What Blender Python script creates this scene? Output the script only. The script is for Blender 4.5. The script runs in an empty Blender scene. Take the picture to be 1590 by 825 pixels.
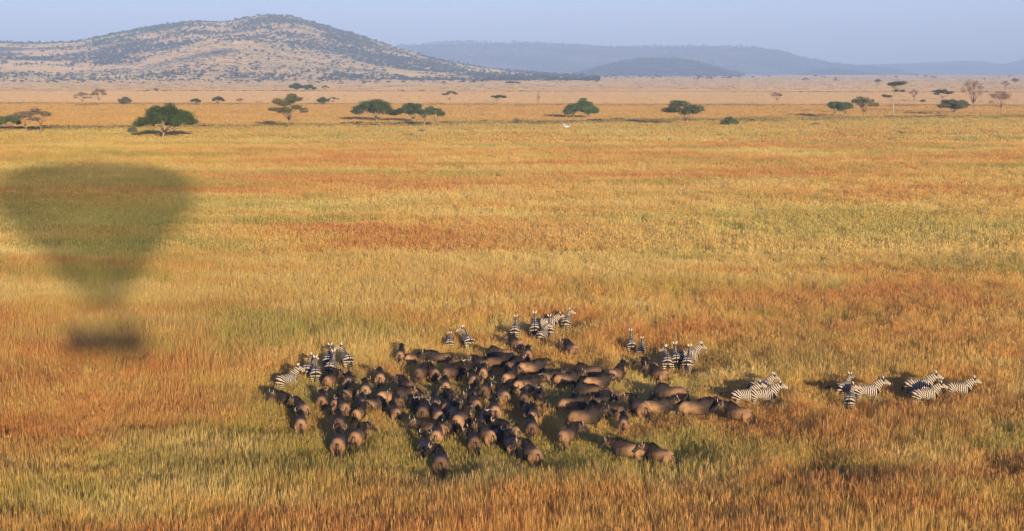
import bpy, bmesh, math, random
import numpy as np
from mathutils import Vector, Matrix, Quaternion, noise as mnoise

# ------------------------------------------------------------------ camera, sky, sun, exposure
SC = bpy.context.scene
COL = SC.collection
F0 = 2208.0                                       # distances below are laid out for this focal length, then stretched by K
K = 1.36
F_PX, H_CAM, HORIZ = F0 * K, 17.0, 111.0          # 68 mm lens, seen from a balloon basket 17 m up
PITCH = math.atan((412.5 - HORIZ) / F_PX)
cd = bpy.data.cameras.new('camera')
cd.sensor_width = 36.0
cd.lens = F_PX * 36.0 / 1590.0
cd.clip_start, cd.clip_end = 0.3, 60000.0
cam = bpy.data.objects.new('camera', cd)
cam.location = (0, 0, H_CAM)
cam.rotation_euler = (math.pi / 2 - PITCH, 0, 0)
COL.objects.link(cam)
SC.camera = cam

LIGHT_DIR = Vector((-0.298 / K, 1.0, -0.1735 / K)).normalized()
SUN_EL = math.asin(-LIGHT_DIR.z)
SUN_AZ = math.atan2(-LIGHT_DIR.x, -LIGHT_DIR.y)
sd = bpy.data.lights.new('sun', 'SUN')
sd.energy = 4.15
sd.color = (1.0, 0.80, 0.54)
sd.angle = math.radians(0.8)
so = bpy.data.objects.new('sun', sd)
so.rotation_euler = LIGHT_DIR.to_track_quat('-Z', 'Y').to_euler()
so.location = (200, -700, 300)
COL.objects.link(so)

world = bpy.data.worlds.new('World')
SC.world = world
world.use_nodes = True
wn = world.node_tree
wn.nodes.clear()
sky = wn.nodes.new('ShaderNodeTexSky')
sky.sky_type = 'NISHITA'
sky.sun_disc = False
sky.sun_elevation = SUN_EL
sky.sun_rotation = SUN_AZ
sky.altitude = 1500.0
sky.air_density = 1.0
sky.dust_density = 1.6
sky.ozone_density = 3.0
tint = wn.nodes.new('ShaderNodeMix'); tint.data_type = 'RGBA'; tint.blend_type = 'MULTIPLY'
tint.inputs[0].default_value = 1.0
tint.inputs[7].default_value = (0.98, 0.89, 1.36, 1)
bg = wn.nodes.new('ShaderNodeBackground')
bg.inputs['Strength'].default_value = 0.094
wo = wn.nodes.new('ShaderNodeOutputWorld')
wn.links.new(sky.outputs[0], tint.inputs[6])
wn.links.new(tint.outputs[2], bg.inputs['Color'])
wn.links.new(bg.outputs[0], wo.inputs['Surface'])

SC.view_settings.view_transform = 'Standard'
SC.view_settings.look = 'None'
SC.view_settings.gamma = 1.0
SC.view_settings.exposure = 1.13
SC.cycles.max_bounces = 5
SC.cycles.diffuse_bounces = 2
SC.cycles.glossy_bounces = 1
SC.cycles.transmission_bounces = 3
SC.cycles.transparent_max_bounces = 6
SC.cycles.volume_bounces = 0
SC.cycles.use_denoising = True
SC.cycles.use_adaptive_sampling = True
SC.cycles.adaptive_threshold = 0.015
SC.cycles.sample_clamp_indirect = 4.0

RNG = np.random.default_rng(11)
random.seed(5)

# ------------------------------------------------------------------ helpers
def at(px, py, z=0.0):
    """world point at height z seen at photo pixel (px, py) (1590 x 825)"""
    xc, yc = (px - 795.0) / F_PX, -(py - 412.5) / F_PX
    d = Vector((xc, math.cos(PITCH) + yc * math.sin(PITCH), -math.sin(PITCH) + yc * math.cos(PITCH)))
    t = (z - H_CAM) / d.z
    return Vector((d.x * t, d.y * t, z))

def tag(o, label=None, cat=None, group=None, kind=None):
    if label: o['label'] = label
    if cat: o['category'] = cat
    if group: o['group'] = group
    if kind: o['kind'] = kind
    return o

def link(o, parent=None):
    COL.objects.link(o)
    if parent is not None: o.parent = parent
    return o

def empty(name, loc, rz=0.0):
    o = bpy.data.objects.new(name, None)
    o.location = loc; o.rotation_euler = (0, 0, rz)
    return link(o)

def mesh_obj(name, verts, faces, mat, parent=None, smooth=False, loc=None):
    me = bpy.data.meshes.new(name)
    me.from_pydata([tuple(v) for v in verts], [], faces)
    if smooth: me.polygons.foreach_set('use_smooth', [True] * len(me.polygons))
    if mat: me.materials.append(mat)
    o = bpy.data.objects.new(name, me)
    if loc is not None: o.location = loc
    return link(o, parent)

class MB:
    """collects tubes, boxes and quads for one mesh"""
    def __init__(s): s.v, s.f = [], []
    def tube(s, pts, rad, n=8, cap=True, rw=None):
        """pts path; rad radii (vertical when rw given, rw horizontal)"""
        pts = [Vector(p) for p in pts]
        b = len(s.v); m = len(pts)
        prev = None
        for i, p in enumerate(pts):
            t = (pts[min(i + 1, m - 1)] - pts[max(i - 1, 0)]).normalized()
            if rw is not None:
                side = t.cross(Vector((0, 0, 1)))
                if side.length < 0.15 or (prev is not None and side.normalized().dot(prev) < 0.2):
                    side = prev if prev is not None else Vector((0, 1, 0))
                    side = side - t * side.dot(t)
            else:
                side = prev if prev is not None else t.orthogonal()
                side = side - t * side.dot(t)
            side.normalize(); prev = side
            up = side.cross(t).normalized()
            a = rad[i]; w = rw[i] if rw is not None else rad[i]
            for k in range(n):
                an = 2 * math.pi * k / n
                s.v.append(p + side * (math.cos(an) * w) + up * (math.sin(an) * a))
        for i in range(m - 1):
            for k in range(n):
                k2 = (k + 1) % n
                s.f.append((b + i * n + k, b + i * n + k2, b + (i + 1) * n + k2, b + (i + 1) * n + k))
        if cap:
            s.f.append(tuple(b + k for k in reversed(range(n))))
            s.f.append(tuple(b + (m - 1) * n + k for k in range(n)))
    def ell(s, c, r, n=10, rings=6, M=None):
        b = len(s.v); c = Vector(c)
        for i in range(rings + 1):
            ph = math.pi * i / rings
            for k in range(n):
                an = 2 * math.pi * k / n
                v = Vector((math.sin(ph) * math.cos(an) * r[0], math.sin(ph) * math.sin(an) * r[1], math.cos(ph) * r[2]))
                if M is not None: v = M @ v
                s.v.append(c + v)
        for i in range(rings):
            for k in range(n):
                k2 = (k + 1) % n
                s.f.append((b + i * n + k, b + (i + 1) * n + k, b + (i + 1) * n + k2, b + i * n + k2))
    def box(s, c, h, M=None):
        b = len(s.v); c = Vector(c)
        for x in (-1, 1):
            for y in (-1, 1):
                for z in (-1, 1):
                    v = Vector((x * h[0], y * h[1], z * h[2]))
                    if M is not None: v = M @ v
                    s.v.append(c + v)
        for q in ((0, 1, 3, 2), (4, 6, 7, 5), (0, 4, 5, 1), (2, 3, 7, 6), (0, 2, 6, 4), (1, 5, 7, 3)):
            s.f.append(tuple(b + i for i in q))
    def build(s, name, mat, parent=None, smooth=True):
        return mesh_obj(name, s.v, s.f, mat, parent, smooth)

# ------------------------------------------------------------------ materials
def mat_new(name, rough=0.85, spec=0.2):
    m = bpy.data.materials.new(name); m.use_nodes = True
    nt = m.node_tree
    b = nt.nodes['Principled BSDF']
    b.inputs['Roughness'].default_value = rough
    b.inputs['Specular IOR Level'].default_value = spec
    return m, nt, b

def N(nt, t, **kw):
    n = nt.nodes.new(t)
    for k, v in kw.items(): setattr(n, k, v)
    return n

def mixc(nt, fac, a, b, mode='MIX'):
    n = N(nt, 'ShaderNodeMix', data_type='RGBA', blend_type=mode)
    for i, v in ((0, fac), (6, a), (7, b)):
        if isinstance(v, bpy.types.NodeSocket): nt.links.new(v, n.inputs[i])
        elif i == 0: n.inputs[0].default_value = v
        else: n.inputs[i].default_value = (*v, 1)
    return n.outputs[2]

def math_n(nt, op, a, b=None, clamp=False):
    n = N(nt, 'ShaderNodeMath', operation=op, use_clamp=clamp)
    for i, v in ((0, a), (1, b)):
        if v is None: continue
        if isinstance(v, bpy.types.NodeSocket): nt.links.new(v, n.inputs[i])
        else: n.inputs[i].default_value = v
    return n.outputs[0]

def mrange(nt, v, a, b, c=0.0, d=1.0, smooth=True):
    n = N(nt, 'ShaderNodeMapRange', interpolation_type='SMOOTHSTEP' if smooth else 'LINEAR')
    nt.links.new(v, n.inputs[0])
    for i, x in enumerate((a, b, c, d)): n.inputs[1 + i].default_value = x
    return n.outputs[0]

def noise_n(nt, vec, scale, detail=3.0, rough=0.55, dist=0.0, off=None):
    n = N(nt, 'ShaderNodeTexNoise')
    n.inputs['Scale'].default_value = scale
    n.inputs['Detail'].default_value = detail
    n.inputs['Roughness'].default_value = rough
    n.inputs['Distortion'].default_value = dist
    if off is not None:
        a = N(nt, 'ShaderNodeVectorMath', operation='ADD')
        nt.links.new(vec, a.inputs[0]); a.inputs[1].default_value = off
        vec = a.outputs[0]
    nt.links.new(vec, n.inputs['Vector'])
    return n.outputs['Fac']

def attr(nt, name):
    n = N(nt, 'ShaderNodeAttribute'); n.attribute_name = name
    return n.outputs['Fac']

RUST = (0.58, 0.215, 0.055); ORANGE = (0.66, 0.31, 0.075); GOLD = (0.71, 0.44, 0.10)
STRAW = (0.80, 0.64, 0.20); GREEN = (0.30, 0.36, 0.07); PALE = (0.66, 0.44, 0.26)

LIME = (0.44, 0.42, 0.075)
BLOBS = [(1290, 690, 7.0, RUST, .75), (1130, 660, 6.0, RUST, .6), (1500, 650, 6.0, RUST, .65), (140, 680, 5.5, RUST, .7), (45, 690, 4.0, RUST, .7), (40, 600, 5, RUST, .4),
         (340, 580, 5.5, ORANGE, .6), (1320, 480, 13.0, RUST, .55), (1480, 540, 8, ORANGE, .7), (620, 290, 34, ORANGE, .3), (1000, 300, 30, ORANGE, .3), (1100, 275, 34, RUST, .2),
         (300, 730, 3.2, STRAW, .7), (540, 740, 3.0, LIME, .5), (900, 800, 5.0, ORANGE, .4), (300, 790, 2.6, STRAW, .7), (1060, 770, 2.8, STRAW, .6), (1440, 740, 2.6, STRAW, .6), (700, 790, 2.2, STRAW, .6), (480, 800, 2.0, LIME, .6), (1180, 720, 2.4, LIME, .5), (620, 800, 5.0, RUST, .4), (1300, 780, 5.0, RUST, .5), (230, 650, 5.0, ORANGE, .5), (950, 540, 7, RUST, .4), (1450, 480, 10, RUST, .4), (60, 810, 3.5, LIME, .75), (410, 690, 2.6, LIME, .7), (1530, 800, 3.2, LIME, .6), (900, 730, 3.4, LIME, .55),
         (1040, 370, 22, STRAW, .6), (620, 460, 11, STRAW, .6), (1240, 350, 24, LIME, .5), (860, 425, 14, STRAW, .6), (150, 330, 22, LIME, .5), (260, 475, 4.5, STRAW, .8),
         (700, 415, 13, STRAW, .5), (1450, 400, 16, STRAW, .6), (480, 610, 3.5, LIME, .5), (1080, 460, 8, LIME, .45), (160, 440, 6, GREEN, .7), (560, 560, 6, STRAW, .5), (760, 760, 3.5, STRAW, .4), (780, 620, 9.0, (0.30, 0.29, 0.10), .40), (560, 620, 6.0, (0.30, 0.29, 0.10), .35), (1290, 590, 5.0, (0.30, 0.30, 0.09), .5), (130, 350, 20, (0.34, 0.37, 0.08), .5), (1180, 580, 5.5, (0.28, 0.29, 0.08), .5), (150, 290, 20, (0.42, 0.38, 0.10), .6), (140, 270, 22, (0.40, 0.36, 0.11), .5), (180, 530, 6, (0.36, 0.36, 0.12), .5)]  # dull olive ones deepen the balloon's and animals' shadows in the grass colour

def savanna_colour(nt):
    """colour of the grass by place: rust, gold, straw and green swards, a green wet line, paler plain beyond"""
    g = N(nt, 'ShaderNodeNewGeometry')
    sep = N(nt, 'ShaderNodeSeparateXYZ'); nt.links.new(g.outputs['Position'], sep.inputs[0])
    cmb = N(nt, 'ShaderNodeCombineXYZ'); nt.links.new(sep.outputs[0], cmb.inputs[0]); nt.links.new(sep.outputs[1], cmb.inputs[1])
    P = cmb.outputs[0]
    st_ = N(nt, 'ShaderNodeVectorMath', operation='MULTIPLY'); nt.links.new(P, st_.inputs[0]); st_.inputs[1].default_value = (0.45, 0.80, 1)
    PS = st_.outputs[0]
    sl_ = N(nt, 'ShaderNodeVectorMath', operation='MULTIPLY'); nt.links.new(P, sl_.inputs[0]); sl_.inputs[1].default_value = (0.38, 0.85, 1)
    PL = sl_.outputs[0]
    X, Y = sep.outputs[0], math_n(nt, 'DIVIDE', sep.outputs[1], K)
    n1 = noise_n(nt, PS, 0.036, 4, 0.6, 0.5)
    n2 = noise_n(nt, PS, 0.055, 4, 0.62, 0.4, (300, 50, 0))
    n3 = noise_n(nt, P, 0.30, 3, 0.6, 0.0, (30, 700, 0))
    n4 = noise_n(nt, P, 1.3, 2, 0.6, 0.0, (3, 70, 0))
    # orange <-> straw
    s = math_n(nt, 'ADD', math_n(nt, 'ADD', math_n(nt, 'MULTIPLY', n1, 1.25), -0.125), math_n(nt, 'MULTIPLY', math_n(nt, 'SUBTRACT', n3, 0.5), 0.50))
    s = math_n(nt, 'ADD', s, mrange(nt, Y, 60, 84, -0.030, 0.0))
    beltS = math_n(nt, 'MULTIPLY', mrange(nt, Y, 88, 118), mrange(nt, Y, 215, 165))
    s = math_n(nt, 'ADD', s, math_n(nt, 'MULTIPLY', beltS, 0.075))
    ramp = N(nt, 'ShaderNodeValToRGB')
    el = ramp.color_ramp.elements
    el[0].position = 0.36; el[0].color = (*RUST, 1)
    el[1].position = 0.66; el[1].color = (*STRAW, 1)
    for p, c in ((0.43, ORANGE), (0.52, GOLD), (0.60, (0.74, 0.52, 0.135))):
        e = el.new(p); e.color = (*c, 1)
    # straw belt 100-190 m out
    gs = math_n(nt, 'ADD', n2, math_n(nt, 'MULTIPLY', math_n(nt, 'SUBTRACT', n3, 0.5), 0.22))
    n6 = noise_n(nt, PL, 0.14, 3, 0.6, 0.3, (91, 33, 0))
    s = math_n(nt, 'ADD', s, math_n(nt, 'MULTIPLY', math_n(nt, 'SUBTRACT', n6, 0.5), 0.75))
    gs = math_n(nt, 'ADD', gs, math_n(nt, 'MULTIPLY', math_n(nt, 'SUBTRACT', n6, 0.5), -0.35))
    nt.links.new(s, ramp.inputs[0])
    gm = mrange(nt, gs, 0.49, 0.62, 0.0, 0.80)
    c = mixc(nt, gm, ramp.outputs[0], GREEN)
    # grass swards by place, and dull olive patches painting balloon and animal shade
    for (bx, by, r, col, st) in BLOBS:
        p = at(bx, by)
        dd = N(nt, 'ShaderNodeVectorMath', operation='DISTANCE'); nt.links.new(P, dd.inputs[0]); dd.inputs[1].default_value = (p.x, p.y, 0)
        q = math_n(nt, 'ADD', dd.outputs['Value'], math_n(nt, 'MULTIPLY', math_n(nt, 'SUBTRACT', n3, 0.5), r * 2.6))
        c = mixc(nt, mrange(nt, q, r * 1.25, r * 0.35, 0, st), c, col)
    # small flecks
    c = mixc(nt, mrange(nt, n4, 0.50, 0.66, 0.0, 0.55), c, (0.78, 0.56, 0.17))
    c = mixc(nt, mrange(nt, n4, 0.48, 0.32, 0.0, 0.45), c, (0.34, 0.18, 0.05))
    # golden belt between the wet line and the far track
    # line position: Y - 0.345 X
    L = math_n(nt, 'SUBTRACT', Y, math_n(nt, 'MULTIPLY', X, 0.345))
    wob = math_n(nt, 'MULTIPLY', math_n(nt, 'SUBTRACT', noise_n(nt, P, 0.02, 3, 0.6, 0, (77, 1, 0)), 0.5), 40.0)
    L = math_n(nt, 'ADD', L, wob)
    # yellow-green belt just before the wet line
    gb = math_n(nt, 'MULTIPLY', mrange(nt, L, 300, 420), mrange(nt, L, 500, 470))
    c = mixc(nt, math_n(nt, 'MULTIPLY', gb, 0.60), c, (0.50, 0.40, 0.085))
    belt = mrange(nt, L, 478, 500)
    c = mixc(nt, math_n(nt, 'MULTIPLY', belt, 0.75), c, (0.60, 0.330, 0.085))
    wet = math_n(nt, 'MULTIPLY', mrange(nt, L, 440, 458), mrange(nt, L, 492, 480))
    wn_ = mrange(nt, noise_n(nt, P, 0.05, 3, 0.6, 0, (7, 21, 0)), 0.34, 0.52)
    c = mixc(nt, math_n(nt, 'MULTIPLY', math_n(nt, 'MULTIPLY', wet, wn_), 0.85), c, (0.15, 0.145, 0.045))
    # far pale plain
    L2 = math_n(nt, 'ADD', Y, math_n(nt, 'MULTIPLY', X, 0.10))
    L2 = math_n(nt, 'ADD', L2, wob)
    c = mixc(nt, mrange(nt, L2, 715, 770, 0, 0.9), c, (0.72, 0.51, 0.30))
    line2 = math_n(nt, 'MULTIPLY', mrange(nt, L2, 700, 715), mrange(nt, L2, 745, 730))
    c = mixc(nt, math_n(nt, 'MULTIPLY', line2, math_n(nt, 'MULTIPLY', wn_, 0.75)), c, (0.14, 0.10, 0.04))
    line3 = math_n(nt, 'MULTIPLY', mrange(nt, L2, 1150, 1180), mrange(nt, L2, 1260, 1225))
    c = mixc(nt, math_n(nt, 'MULTIPLY', line3, 0.55), c, (0.20, 0.13, 0.08))
    n5 = noise_n(nt, PS, 0.009, 4, 0.6, 0.3, (9, 9, 0))
    far = mrange(nt, Y, 800, 1300)
    c = mixc(nt, math_n(nt, 'MULTIPLY', far, mrange(nt, n5, 0.40, 0.65, 0, 0.6)), c, (0.62, 0.42, 0.27))
    c = mixc(nt, math_n(nt, 'MULTIPLY', far, mrange(nt, n5, 0.50, 0.30, 0, 0.6)), c, (0.86, 0.64, 0.41))
    return c, P

def grass_material():
    m, nt, b = mat_new('savanna_grass', 0.6, 0.15)
    c, P = savanna_colour(nt)
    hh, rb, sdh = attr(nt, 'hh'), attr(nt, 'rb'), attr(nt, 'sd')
    # leaf bases darkened as painted shade low in the grass, straw tips, russet seed heads, single blades differ
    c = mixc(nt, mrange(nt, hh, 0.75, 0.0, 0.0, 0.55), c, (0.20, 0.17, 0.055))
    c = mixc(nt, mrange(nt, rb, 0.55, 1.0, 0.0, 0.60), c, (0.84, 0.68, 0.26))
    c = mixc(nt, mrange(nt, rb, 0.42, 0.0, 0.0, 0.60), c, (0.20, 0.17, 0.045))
    c = mixc(nt, math_n(nt, 'MULTIPLY', sdh, 0.65), c, mixc(nt, 0.5, c, (0.60, 0.27, 0.09)))
    b.inputs['Roughness'].default_value = 0.65
    nt.links.new(c, b.inputs['Base Color'])
    tr = N(nt, 'ShaderNodeBsdfTranslucent'); nt.links.new(c, tr.inputs['Color'])
    mx = N(nt, 'ShaderNodeMixShader'); mx.inputs[0].default_value = 0.28
    nt.links.new(b.outputs[0], mx.inputs[1]); nt.links.new(tr.outputs[0], mx.inputs[2])
    nt.links.new(mx.outputs[0], nt.nodes['Material Output'].inputs['Surface'])
    return m

def ground_material():
    m, nt, b = mat_new('savanna_soil_and_thatch', 0.95, 0.05)
    c, P = savanna_colour(nt)
    sp = noise_n(nt, P, 5.0, 4, 0.7)
    c = mixc(nt, mrange(nt, sp, 0.42, 0.60, 0.15, 0.65), c, (0.17, 0.115, 0.055))
    nt.links.new(c, b.inputs['Base Color'])
    bp = N(nt, 'ShaderNodeBump'); bp.inputs['Strength'].default_value = 0.9; bp.inputs['Distance'].default_value = 0.5
    nt.links.new(noise_n(nt, P, 1.5, 5, 0.7), bp.inputs['Height'])
    nt.links.new(bp.outputs[0], b.inputs['Normal'])
    return m

def simple_mat(name, a, b_, scale=3.0, rough=0.85, detail=4, transl=0.0, lo=0.35, hi=0.65, coord='Object', rand=0.0):
    m, nt, b = mat_new(name, rough)
    tc = N(nt, 'ShaderNodeTexCoord')
    f = mrange(nt, noise_n(nt, tc.outputs[coord], scale, detail, 0.6), lo, hi)
    c = mixc(nt, f, a, b_)
    if rand:
        oi = N(nt, 'ShaderNodeObjectInfo')
        hs = N(nt, 'ShaderNodeHueSaturation')
        nt.links.new(mrange(nt, oi.outputs['Random'], 0, 1, 1 - rand, 1 + rand, False), hs.inputs['Value'])
        nt.links.new(c, hs.inputs['Color']); c = hs.outputs[0]
    nt.links.new(c, b.inputs['Base Color'])
    if transl:
        tr = N(nt, 'ShaderNodeBsdfTranslucent'); nt.links.new(c, tr.inputs['Color'])
        mx = N(nt, 'ShaderNodeMixShader'); mx.inputs[0].default_value = transl
        nt.links.new(b.outputs[0], mx.inputs[1]); nt.links.new(tr.outputs[0], mx.inputs[2])
        nt.links.new(mx.outputs[0], nt.nodes['Material Output'].inputs['Surface'])
    return m

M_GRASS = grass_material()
M_GROUND = ground_material()

# ------------------------------------------------------------------ ground
def vnoise(x, y, s, seed=0):
    """numpy value noise, 0..1"""
    x = np.asarray(x) / s + seed * 17.3; y = np.asarray(y) / s + seed * 7.7
    xi, yi = np.floor(x), np.floor(y); fx, fy = x - xi, y - yi
    fx, fy = fx * fx * (3 - 2 * fx), fy * fy * (3 - 2 * fy)
    def h(a, b):
        v = np.sin(a * 127.1 + b * 311.7 + seed * 74.7) * 43758.5453
        return v - np.floor(v)
    return (h(xi, yi) * (1 - fx) + h(xi + 1, yi) * fx) * (1 - fy) + (h(xi, yi + 1) * (1 - fx) + h(xi + 1, yi + 1) * fx) * fy

def fbm(x, y, s, seed=0, o=4):
    t, a, n = 0, 0.5, 0
    for i in range(o):
        t = t + a * vnoise(x, y, s / 2 ** i, seed + i); n += a; a *= 0.55
    return t / n

ground = mesh_obj('ground', [(-9500, -1500, 0), (9500, -1500, 0), (9500, 18300, 0), (-9500, 18300, 0)], [(0, 1, 2, 3)], M_GROUND)
tag(ground, 'flat savanna ground of soil and dry thatch under the grass', 'ground', kind='structure')

# ------------------------------------------------------------------ hills
def interp(tab, x):
    xs = [a for a, _ in tab]; ys = [b for _, b in tab]
    return np.interp(x, xs, ys)

def sil_h(tab, px, D):
    """height above ground that a crest at distance D needs"""
    y = interp(tab, px)
    return np.maximum((HORIZ - y) / F0 * D + H_CAM, -12)

BACK = [(-330, 80), (-200, 72), (0, 64), (60, 66), (120, 64), (180, 52), (240, 41), (300, 32.5), (350, 33.5), (390, 27), (415, 22.5),
        (440, 24), (470, 29), (500, 38), (550, 52), (600, 68), (650, 82), (700, 95), (750, 103.5), (800, 109), (850, 113), (900, 118), (960, 126)]
SPUR = [(-330, 96), (-200, 92), (-60, 88), (60, 92), (150, 99), (212, 97), (260, 82), (300, 67), (335, 58), (365, 54), (400, 56), (444, 67),
        (490, 79), (536, 90), (590, 101), (640, 108), (700, 113), (760, 120)]

def hill_height(px, D):
    hb = sil_h(BACK, px, 4300.0); hf = sil_h(SPUR, px, 3500.0)
    u = (D - 4300.0) / 1250.0
    pb = np.where(u < 0, np.clip(1 - np.abs(u) ** 1.35, -0.2, 1), np.clip(1 - np.abs(u) ** 2 * 1.3, -0.2, 1))
    v = (D - 3500.0) / 950.0
    pf = np.where(v < 0, np.clip(1 - np.abs(v) ** 1.25, -0.2, 1), np.clip(1 - np.abs(v) ** 2 * 1.5, -0.2, 1))
    a, b = hb * pb, hf * pf
    k = 8.0
    return np.log(np.exp(np.clip(a, -60, 400) / k) + np.exp(np.clip(b, -60, 400) / k)) * k - 6.0, a, b

def hill_mesh(name, px0, px1, nx, d0, d1, nd, hfun, mat, rough=3.0, ns=90.0):
    pxs = np.linspace(px0, px1, nx); ds = np.linspace(d0, d1, nd)
    PX, DD = np.meshgrid(pxs, ds)
    X = (PX - 795) / F0 * DD
    h = hfun(PX, DD)
    h = h + (fbm(X, DD, ns, 3) - 0.5) * rough * np.clip(h / 30, 0, 1)
    edge = np.minimum(np.minimum((PX - px0), (px1 - PX)) / (px1 - px0) * 12, 1)
    h = h * edge - (1 - edge) * 8
    V = np.stack([X, DD * K, h], -1).reshape(-1, 3)
    F = []
    for i in range(nd - 1):
        for j in range(nx - 1):
            a = i * nx + j
            F.append((a, a + 1, a + nx + 1, a + nx))
    o = mesh_obj(name, V, F, mat, None, True)
    tag(o, kind='structure')
    return o

def hill_material(name, grassy, scrub, thr, scale):
    m, nt, b = mat_new(name, 0.95, 0.05)
    g = N(nt, 'ShaderNodeNewGeometry')
    n1 = noise_n(nt, g.outputs['Position'], scale, 5, 0.65, 0.2)
    n2 = noise_n(nt, g.outputs['Position'], scale * 9, 3, 0.6)
    f = math_n(nt, 'ADD', math_n(nt, 'MULTIPLY', n1, 0.65), math_n(nt, 'MULTIPLY', n2, 0.35))
    c = mixc(nt, mrange(nt, f, thr - 0.05, thr + 0.05), grassy, scrub)
    nt.links.new(c, b.inputs['Base Color'])
    bp = N(nt, 'ShaderNodeBump'); bp.inputs['Strength'].default_value = 0.8; bp.inputs['Distance'].default_value = 4.0
    nt.links.new(noise_n(nt, g.outputs['Position'], 0.12, 4, 0.7), bp.inputs['Height'])
    nt.links.new(bp.outputs[0], b.inputs['Normal'])
    return m

M_HILL = hill_material('hill_dry_grass', (0.38, 0.29, 0.155), (0.25, 0.215, 0.105), 0.52, 0.006)
M_RIDGE = hill_material('ridge_woodland', (0.20, 0.19, 0.11), (0.05, 0.068, 0.034), 0.50, 0.0022)
M_DOME = hill_material('dome_woodland', (0.19, 0.17, 0.09), (0.04, 0.06, 0.028), 0.46, 0.012)
hill_mesh('hill', -420, 990, 300, 2450, 6000, 130, lambda p, d: hill_height(p, d)[0], M_HILL, 9.0, 170.0)

def bell(tab, dc, w0, w1):
    def f(px, D):
        h = sil_h(tab, px, dc)
        u = np.where(D < dc, (D - dc) / w0, (D - dc) / w1)
        return h * np.clip(1 - np.abs(u) ** 1.7, -0.3, 1) - 2
    return f
DOME_F = bell([(850, 126), (900, 113), (930, 104), (960, 96), (990, 91.5), (1020, 90), (1050, 91), (1080, 96), (1110, 104), (1140, 112), (1190, 126)], 6000, 750, 800)
hill_mesh('dark_dome_hill', 850, 1190, 90, 5150, 7000, 40, DOME_F, M_DOME, 9, 140)
RIDGE_F = bell([(470, 118), (560, 84), (620, 72), (690, 66.5), (780, 66), (860, 69), (960, 73.5), (1080, 73), (1170, 75), (1210, 81), (1250, 91), (1290, 99), (1330, 103), (1400, 110), (1500, 126)], 9200, 1400, 1200)
hill_mesh('far_ridge', 470, 1500, 220, 7600, 10800, 50, RIDGE_F, M_RIDGE, 34, 420)
hill_mesh('farthest_ridge', 1180, 1900, 150, 9900, 12800, 40,
          bell([(1180, 112), (1290, 105), (1340, 101), (1400, 98.5), (1450, 97), (1490, 94), (1520, 95), (1550, 99.5), (1575, 95), (1600, 88), (1680, 78), (1780, 84), (1900, 118)], 11500, 1400, 1100), M_RIDGE, 34, 420)
hill_mesh('low_ridge', 1215, 1400, 50, 6600, 8200, 26,
          bell([(1215, 120), (1260, 109), (1290, 106.5), (1320, 108), (1350, 112), (1400, 121)], 7400, 600, 600), M_DOME, 9, 140)

# ------------------------------------------------------------------ haze: one closed box round camera, ground and hills
hz = MB(); hz.box((0, 8300, 190.0), (9700, 10200, 191.5))
mh = bpy.data.materials.new('haze_air'); mh.use_nodes = True
nt = mh.node_tree; nt.nodes.clear()
pv = N(nt, 'ShaderNodeVolumePrincipled')
pv.inputs['Color'].default_value = (0.40, 0.56, 0.87, 1)
pv.inputs['Density'].default_value = 0.000125
pv.inputs['Anisotropy'].default_value = -0.2
om = N(nt, 'ShaderNodeOutputMaterial'); nt.links.new(pv.outputs[0], om.inputs['Volume'])
haze = hz.build('haze', mh, None, False)
tag(haze, 'pale blue haze in the air towards the far hills', 'haze', kind='stuff')

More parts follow.
